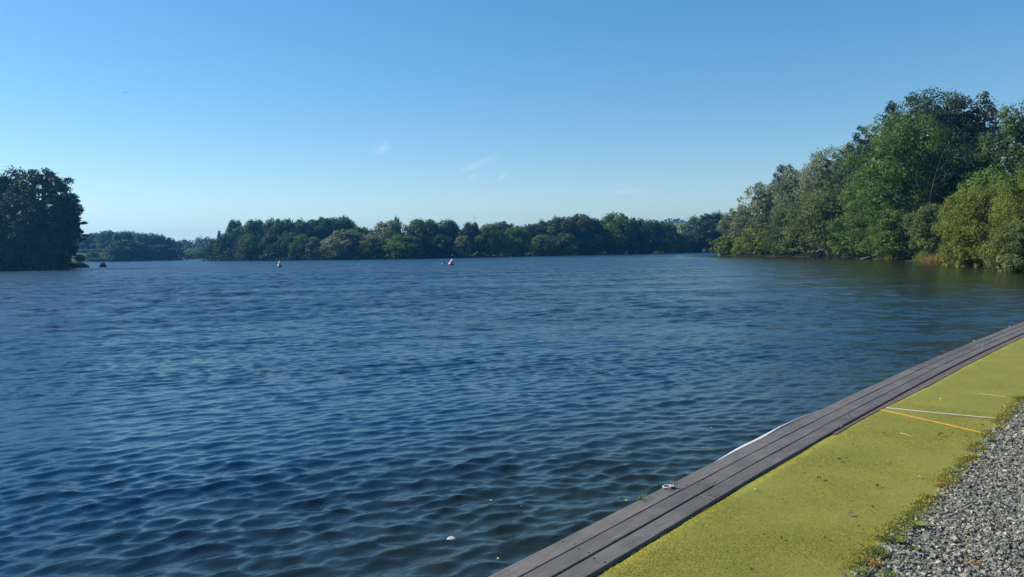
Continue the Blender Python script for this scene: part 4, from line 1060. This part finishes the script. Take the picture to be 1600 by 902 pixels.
# floating leaves and a feather
fallen(705, 849, .062, LEAFP, 'largest pale leaf floating on the water near the bottom of the picture', 301, 'water', .12, 'leaves floating near the quay')
fallen(766, 788, .034, LEAFY, 'yellowish floating leaf farther left of the weed on the planks', 302, 'water', .12, 'leaves floating near the quay')
fallen(814, 797, .018, LEAFP, 'tiny pale speck floating right of the yellowish leaf', 303, 'water', .12, 'leaves floating near the quay')
fallen(778, 880, .030, LEAFY, 'small floating leaf near the bottom end of the planks', 304, 'water', .12, 'leaves floating near the quay')
fallen(1111, 673, .035, LEAFP, 'pale floating leaf off the thick white part of the liner', 305, 'water', .12, 'leaves floating near the quay')
fallen(979, 788, .032, LEAFY, 'floating leaf beside the small weed at the planks', 306, 'water', .10, 'leaves floating near the quay')
# bird droppings / pale scuffs and bits on the planks
fallen(1327, 652.5, .045, LEAFP, 'white curled feather lying on the inner plank', 310, name='feather', cat='feather', z=DECK + .010)
fallen(1313, 669, .028, LEAFP, 'pale scrap at the inner edge of the planks', 311, z=DECK + .008, group='scraps on the planks')
fallen(1534, 542, .035, LEAFP, 'pale scrap on the far part of the planks', 312, z=DECK + .008, group='scraps on the planks')
fallen(1523, 535, .05, LEAFP, 'pale leaf on the outer edge of the far planks', 313, z=DECK + .010, group='scraps on the planks')
fallen(1577, 512, .06, LEAFP, 'whitish leaf on the outer edge where the planks leave the picture', 314, z=DECK + .010, group='scraps on the planks')
fallen(1026, 773, .012, LEAFB, 'tiny brown crumb on the plank below the mooring ring', 315, z=DECK + .006)

# mooring ring with its pin on the outer plank
x, y = off(s_near(deckpt(1050, 763)), 0.055); RST = simple('rusty_pin', (0.14, 0.06, 0.03), (0.25, 0.13, 0.07), 60, 0.8); GAL = simple('galvanised', (0.42, 0.42, 0.40), (0.62, 0.61, 0.58), 60, 0.45)
mr_ = empty('mooring_ring', (x, y, DECK + .002), 'galvanised mooring ring with an upright rusty pin on the outer plank', 'mooring ring')
def torus(R, r, n=20, m=7, c=(0, 0, 0), tilt=0.0, squash=1.0):
    V = []; Fc = []
    for i in range(n):
        a = 2 * math.pi * i / n
        for j in range(m):
            b = 2 * math.pi * j / m; rr_ = R + r * math.cos(b); X_, Y_, Z_ = rr_ * math.cos(a), rr_ * math.sin(a) * squash, r * math.sin(b)
            V.append((c[0] + X_ * math.cos(tilt) - Z_ * math.sin(tilt), c[1] + Y_, c[2] + X_ * math.sin(tilt) + Z_ * math.cos(tilt)))
    for i in range(n):
        for j in range(m): Fc.append((i * m + j, ((i + 1) % n) * m + j, ((i + 1) % n) * m + (j + 1) % m, i * m + (j + 1) % m))
    return V, Fc
V, Fc = torus(.028, .0045, c=(-.035, 0, .010), tilt=0.10); link('ring', pymesh('ring', V, Fc, True), mr_, GAL)
V, Fc = torus(.012, .0045, 14, 6, c=(0, 0, .012)); link('eye', pymesh('eye', V, Fc, True), mr_, GAL)
V, Fc = tube([(0.012, 0.0, 0), (0.012, 0, .03), (0.013, 0, .075)], [.004, .003, .0018], 6); link('pin', pymesh('pin', V, Fc), mr_, RST)
V, Fc = lathe([(.024, 0), (.024, .004), (.012, .007)], 8); link('base_plate', pymesh('base_plate', V, Fc), mr_, RST)

# small plants: rosettes
def weed(name, loc, R, nleaf, m, label, cat, seed, group=None, up=0.5, lw=0.3):
    g = random.Random(seed); parts = []
    for i in range(nleaf):
        a = g.uniform(0, 6.283); L = (min(R * .9, .026) if nleaf > 12 else R) * g.uniform(.5, 1.1); el = g.uniform(.15, up + .35); w_ = L * lw * g.uniform(.8, 1.3)
        dx_, dy_ = math.cos(a), math.sin(a); sp_ = .75 if nleaf > 12 else .2; b0_ = Vector((g.gauss(0, .5) * R * sp_, g.gauss(0, .5) * R * sp_, g.uniform(0, .3) * R * sp_))
        V = []; n_ = 4
        for k in range(n_ + 1):
            f = k / n_; ww = w_ * math.sin(math.pi * (0.06 + .9 * f)) / 2; zz = L * (math.sin(el) * f - .35 * f * f)
            c = b0_ + Vector((dx_ * L * f * math.cos(el), dy_ * L * f * math.cos(el), max(zz, .002 + .003 * k)))
            V += [c + Vector((-dy_ * ww, dx_ * ww, .15 * ww)), c + Vector((0, 0, -.1 * ww)), c + Vector((dy_ * ww, -dx_ * ww, .15 * ww))]
        Fq = [(k * 3 + j, (k + 1) * 3 + j, (k + 1) * 3 + j + 1, k * 3 + j + 1) for k in range(n_) for j in range(2)]
        st_ = Vector((-b0_.y, b0_.x, 0)); st_ = st_.normalized() * .0012 if st_.length > 1e-6 else Vector((.0012, 0, 0))
        parts.append((V, Fq)); parts.append(([Vector((0, 0, .003)) - st_, Vector((0, 0, .003)) + st_, b0_ + st_ + Vector((0, 0, .003)), b0_ - st_ + Vector((0, 0, .003))], [(0, 1, 2, 3)]))
    V, Fc = join(parts)
    me = pymesh(name, V, Fc); a_ = me.attributes.new('tint', 'FLOAT', 'POINT')
    a_.data.foreach_set('value', np.repeat(np.random.default_rng(seed).random(nleaf), 19).astype(np.float32))
    o = link(name, me, mat=m); o.location = loc; return tag(o, label, cat, group)
WG = leaf_mat('weed_green', (0.08, 0.13, 0.025), (0.20, 0.27, 0.055), 0.3); WY = leaf_mat('weed_yellow', (0.28, 0.26, 0.04), (0.48, 0.42, 0.09), 0.3)
WO = leaf_mat('weed_orange', (0.32, 0.18, 0.06), (0.52, 0.33, 0.12), 0.3); WD = leaf_mat('weed_deep', (0.035, 0.07, 0.015), (0.10, 0.15, 0.03), 0.3)
x, y = off(s_near(deckpt(1000, 779)), 0.012)
weed('weed', (x, y, DECK - .004), .055, 26, WG, 'small bright green weed sprouting from the outer plank edge', 'weed', 1, None, 1.0)
gw = 'weeds along the gravel edge'
for i, (px, py, R, n_, m, lab) in enumerate([
 (1592, 622, .09, 110, WG, 'bushy green weed at the far end of the gravel edge by the picture edge'),
 (1588, 640, .07, 50, WO, 'orange tinted weed beside the far green one at the gravel edge'),
 (1575, 655, .06, 40, WO, 'orange weed close to the end of the white line'),
 (1560, 668, .07, 50, WY, 'yellow weed between the ends of the white and orange lines'),
 (1548, 688, .07, 50, WG, 'green weed just below the end of the orange line'),
 (1538, 700, .05, 40, WY, 'yellowish weed second below the end of the orange line'),
 (1524, 712, .05, 40, WY, 'thin yellow weed at the middle of the gravel edge'),
 (1500, 728, .055, 45, WG, 'green and yellow weed where the gravel edge bends'),
 (1470, 757, .06, 45, WO, 'straw coloured weed at the middle gravel edge'),
 (1452, 775, .05, 40, WO, 'pale orange weed left of the middle gravel edge'),
 (1434, 783, .045, 36, WY, 'small yellow weed on the turf side of the gravel edge'),
 (1432, 822, .065, 9, WG, 'broad leafed green weed growing in the gravel'),
 (1405, 846, .055, 9, WG, 'bright green weed with few broad leaves in the near gravel'),
 (1385, 843, .06, 50, WG, 'leafy green weed at the near gravel edge'),
 (1428, 858, .035, 8, WG, 'tiny green weed deeper in the near gravel'),
 (1375, 862, .06, 45, WG, 'green weed with small leaves at the near bottom of the turf edge'),
 (1368, 880, .06, 45, WO, 'reddish orange weed at the bottom of the gravel edge'),
 (1350, 893, .07, 55, WG, 'dense green weed at the bottom of the picture beside the gravel'),
 (1388, 898, .05, 40, WG, 'green weed in the gravel at the bottom of the picture'),
 (1520, 880, .06, 30, WO, 'straw coloured tuft in the middle of the near gravel'),
 ]):
    x, y = deckpt(px, py)
    broad = n_ < 12
    weed('weed', (x, y, TURF_Z + (.004 if not broad else .012)), R, n_, m, lab, 'weed', 400 + i, gw, .7, .3 if not broad else .75)
# continuous fringe of moss and runners along that edge
n = 30000; s = rng.uniform(1.5, 12, n); lat = rng.normal(0.0, 0.032, n)
P_ = np.array([(c[0] + t_[1] * l, c[1] - t_[0] * l) for (c, t_), l in (((path_at(GPL, a)), b) for a, b in zip(s, lat))])
dens = np.array([mnoise.noise(Vector((a * 3, b * 3, 0))) for a, b in P_]); P_ = P_[dens > -0.08]; n = len(P_)
C = np.column_stack([P_, TURF_Z + rng.uniform(.002, .022, n)]); V, Fc = leaf_cloud(C, rng.uniform(.005, .014, n), .8, seed=9, aspect=.7)
FR = leaf_mat('fringe_leaf', (0.06, 0.09, 0.015), (0.42, 0.36, 0.09), 0.3)
tag(link('ground_cover', npmesh('ground_cover', V, Fc, tint=np.repeat(rng.random(n), 4)), mat=FR), 'low tangled fringe of moss and creeping weeds between turf and gravel', 'ground cover', kind='stuff')

# ------------------------------------------------------------------ high wisps of cirrus
CM, t, p = mat('cirrus')
tc = N(t, 'ShaderNodeTexCoord'); sp = N(t, 'ShaderNodeSeparateXYZ'); t.links.new(tc.outputs['UV'], sp.inputs[0])
nz = N(t, 'ShaderNodeTexNoise'); nz.inputs['Scale'].default_value = 3.2; nz.inputs['Detail'].default_value = 7; nz.inputs['Roughness'].default_value = 0.62
mp = N(t, 'ShaderNodeMapping'); mp.inputs['Scale'].default_value = (1.3, 0.6, 1); t.links.new(tc.outputs['UV'], mp.inputs[0])
oi = N(t, 'ShaderNodeObjectInfo'); ad = N(t, 'ShaderNodeVectorMath', operation='ADD'); cb = N(t, 'ShaderNodeCombineXYZ')
mm = N(t, 'ShaderNodeMath', operation='MULTIPLY'); mm.inputs[1].default_value = 37; t.links.new(oi.outputs['Random'], mm.inputs[0]); t.links.new(mm.outputs[0], cb.inputs[2])
t.links.new(mp.outputs[0], ad.inputs[0]); t.links.new(cb.outputs[0], ad.inputs[1]); t.links.new(ad.outputs[0], nz.inputs['Vector'])
def par(sock):   # 1 - (2u-1)^2
    a = N(t, 'ShaderNodeMath', operation='MULTIPLY_ADD'); a.inputs[1].default_value = 2; a.inputs[2].default_value = -1; t.links.new(sock, a.inputs[0])
    b = N(t, 'ShaderNodeMath', operation='MULTIPLY'); t.links.new(a.outputs[0], b.inputs[0]); t.links.new(a.outputs[0], b.inputs[1])
    c = N(t, 'ShaderNodeMath', operation='SUBTRACT'); c.inputs[0].default_value = 1; t.links.new(b.outputs[0], c.inputs[1]); return c
pu, pv = par(sp.outputs['X']), par(sp.outputs['Y'])
m1 = N(t, 'ShaderNodeMath', operation='MULTIPLY'); t.links.new(pu.outputs[0], m1.inputs[0]); t.links.new(pv.outputs[0], m1.inputs[1])
m1b = N(t, 'ShaderNodeMath', operation='MULTIPLY'); t.links.new(m1.outputs[0], m1b.inputs[0]); t.links.new(m1.outputs[0], m1b.inputs[1])
mrn = N(t, 'ShaderNodeMapRange'); mrn.inputs[1].default_value = 0.28; mrn.inputs[2].default_value = 0.85; t.links.new(nz.outputs['Fac'], mrn.inputs[0])
m2 = N(t, 'ShaderNodeMath', operation='MULTIPLY'); t.links.new(m1b.outputs[0], m2.inputs[0]); t.links.new(mrn.outputs[0], m2.inputs[1])
m3 = N(t, 'ShaderNodeMath', operation='MULTIPLY', use_clamp=True); m3.inputs[1].default_value = 0.30; t.links.new(m2.outputs[0], m3.inputs[0])
trn = N(t, 'ShaderNodeBsdfTransparent'); dif = N(t, 'ShaderNodeBsdfTranslucent'); dif.inputs['Color'].default_value = (.85, .85, .85, 1)
mxs = N(t, 'ShaderNodeMixShader'); t.links.new(m3.outputs[0], mxs.inputs[0]); t.links.new(trn.outputs[0], mxs.inputs[1]); t.links.new(dif.outputs[0], mxs.inputs[2])
t.links.new(mxs.outputs[0], t.nodes['Material Output'].inputs['Surface'])
def wisp(px, py, Lpx, Wpx, ang, label, alt=5000.0):
    """a thin curved sheet of ice cloud at its altitude"""
    el = (hor(px) - py) / F; d = (alt - CAM_Z) / el
    nU, nV = 14, 5; V = []; Fc = []; uv = []
    for i in range(nU + 1):
        for j in range(nV + 1):
            u, v = i / nU - .5, j / nV - .5
            a = u * Lpx * math.cos(ang) - v * Wpx * math.sin(ang); b = u * Lpx * math.sin(ang) + v * Wpx * math.cos(ang) + 0.10 * Lpx * (u * u * 1.6)
            el_ = (hor(px + a) - (py - b)) / F; dd = alt / el_
            dd2 = d + (dd - d) * 1.0
            V.append(((px + a - 800) / F * dd2, dd2, CAM_Z + el_ * dd2 + 60 * math.sin(u * 5) * math.cos(v * 4))); uv.append((i / nU, j / nV))
    for i in range(nU):
        for j in range(nV): Fc.append((i * (nV + 1) + j, (i + 1) * (nV + 1) + j, (i + 1) * (nV + 1) + j + 1, i * (nV + 1) + j + 1))
    me = pymesh('cloud', V, Fc, True); ul = me.uv_layers.new(name='UVMap')
    for lp in me.loops: ul.data[lp.index].uv = uv[lp.vertex_index]
    tag(link('cloud', me, mat=CM), label, 'cloud', 'cirrus wisps')
wisp(600, 234, 44, 26, 0.5, 'brightest small puff of cirrus above the left part of the far wood')
wisp(748, 259, 96, 14, 0.36, 'long thin streak of cirrus left of the middle of the sky')
wisp(740, 278, 34, 8, 0.45, 'short faint streak just under the long cirrus streak')
wisp(788, 277, 28, 9, 0.5, 'short faint streak right of the long cirrus streak')
wisp(978, 300, 80, 12, 0.05, 'very faint hazy patch low in the right half of the sky')

# ------------------------------------------------------------------ air
if HAZE_DENSITY > 0:
    me = bpy.data.meshes.new('haze')
    X0, X1, Y0, Y1, Z0, Z1 = -2450, 2450, -2450, 2450, -2.4, 78
    me.from_pydata([(X0, Y0, Z0), (X1, Y0, Z0), (X1, Y1, Z0), (X0, Y1, Z0), (X0, Y0, Z1), (X1, Y0, Z1), (X1, Y1, Z1), (X0, Y1, Z1)], [],
                   [(0, 3, 2, 1), (4, 5, 6, 7), (0, 1, 5, 4), (1, 2, 6, 5), (2, 3, 7, 6), (3, 0, 4, 7)])
    hm = bpy.data.materials.new('haze'); hm.use_nodes = True; t = hm.node_tree; t.nodes.clear()
    ou = t.nodes.new('ShaderNodeOutputMaterial'); pv = t.nodes.new('ShaderNodeVolumePrincipled')
    pv.inputs['Color'].default_value = (*HAZE_COLOR, 1); pv.inputs['Density'].default_value = HAZE_DENSITY; pv.inputs['Anisotropy'].default_value = 0.55
    t.links.new(pv.outputs[0], ou.inputs['Volume'])
    tag(link('haze', me, mat=hm), 'pale blue haze over the lake and its far shore', 'haze', kind='stuff')
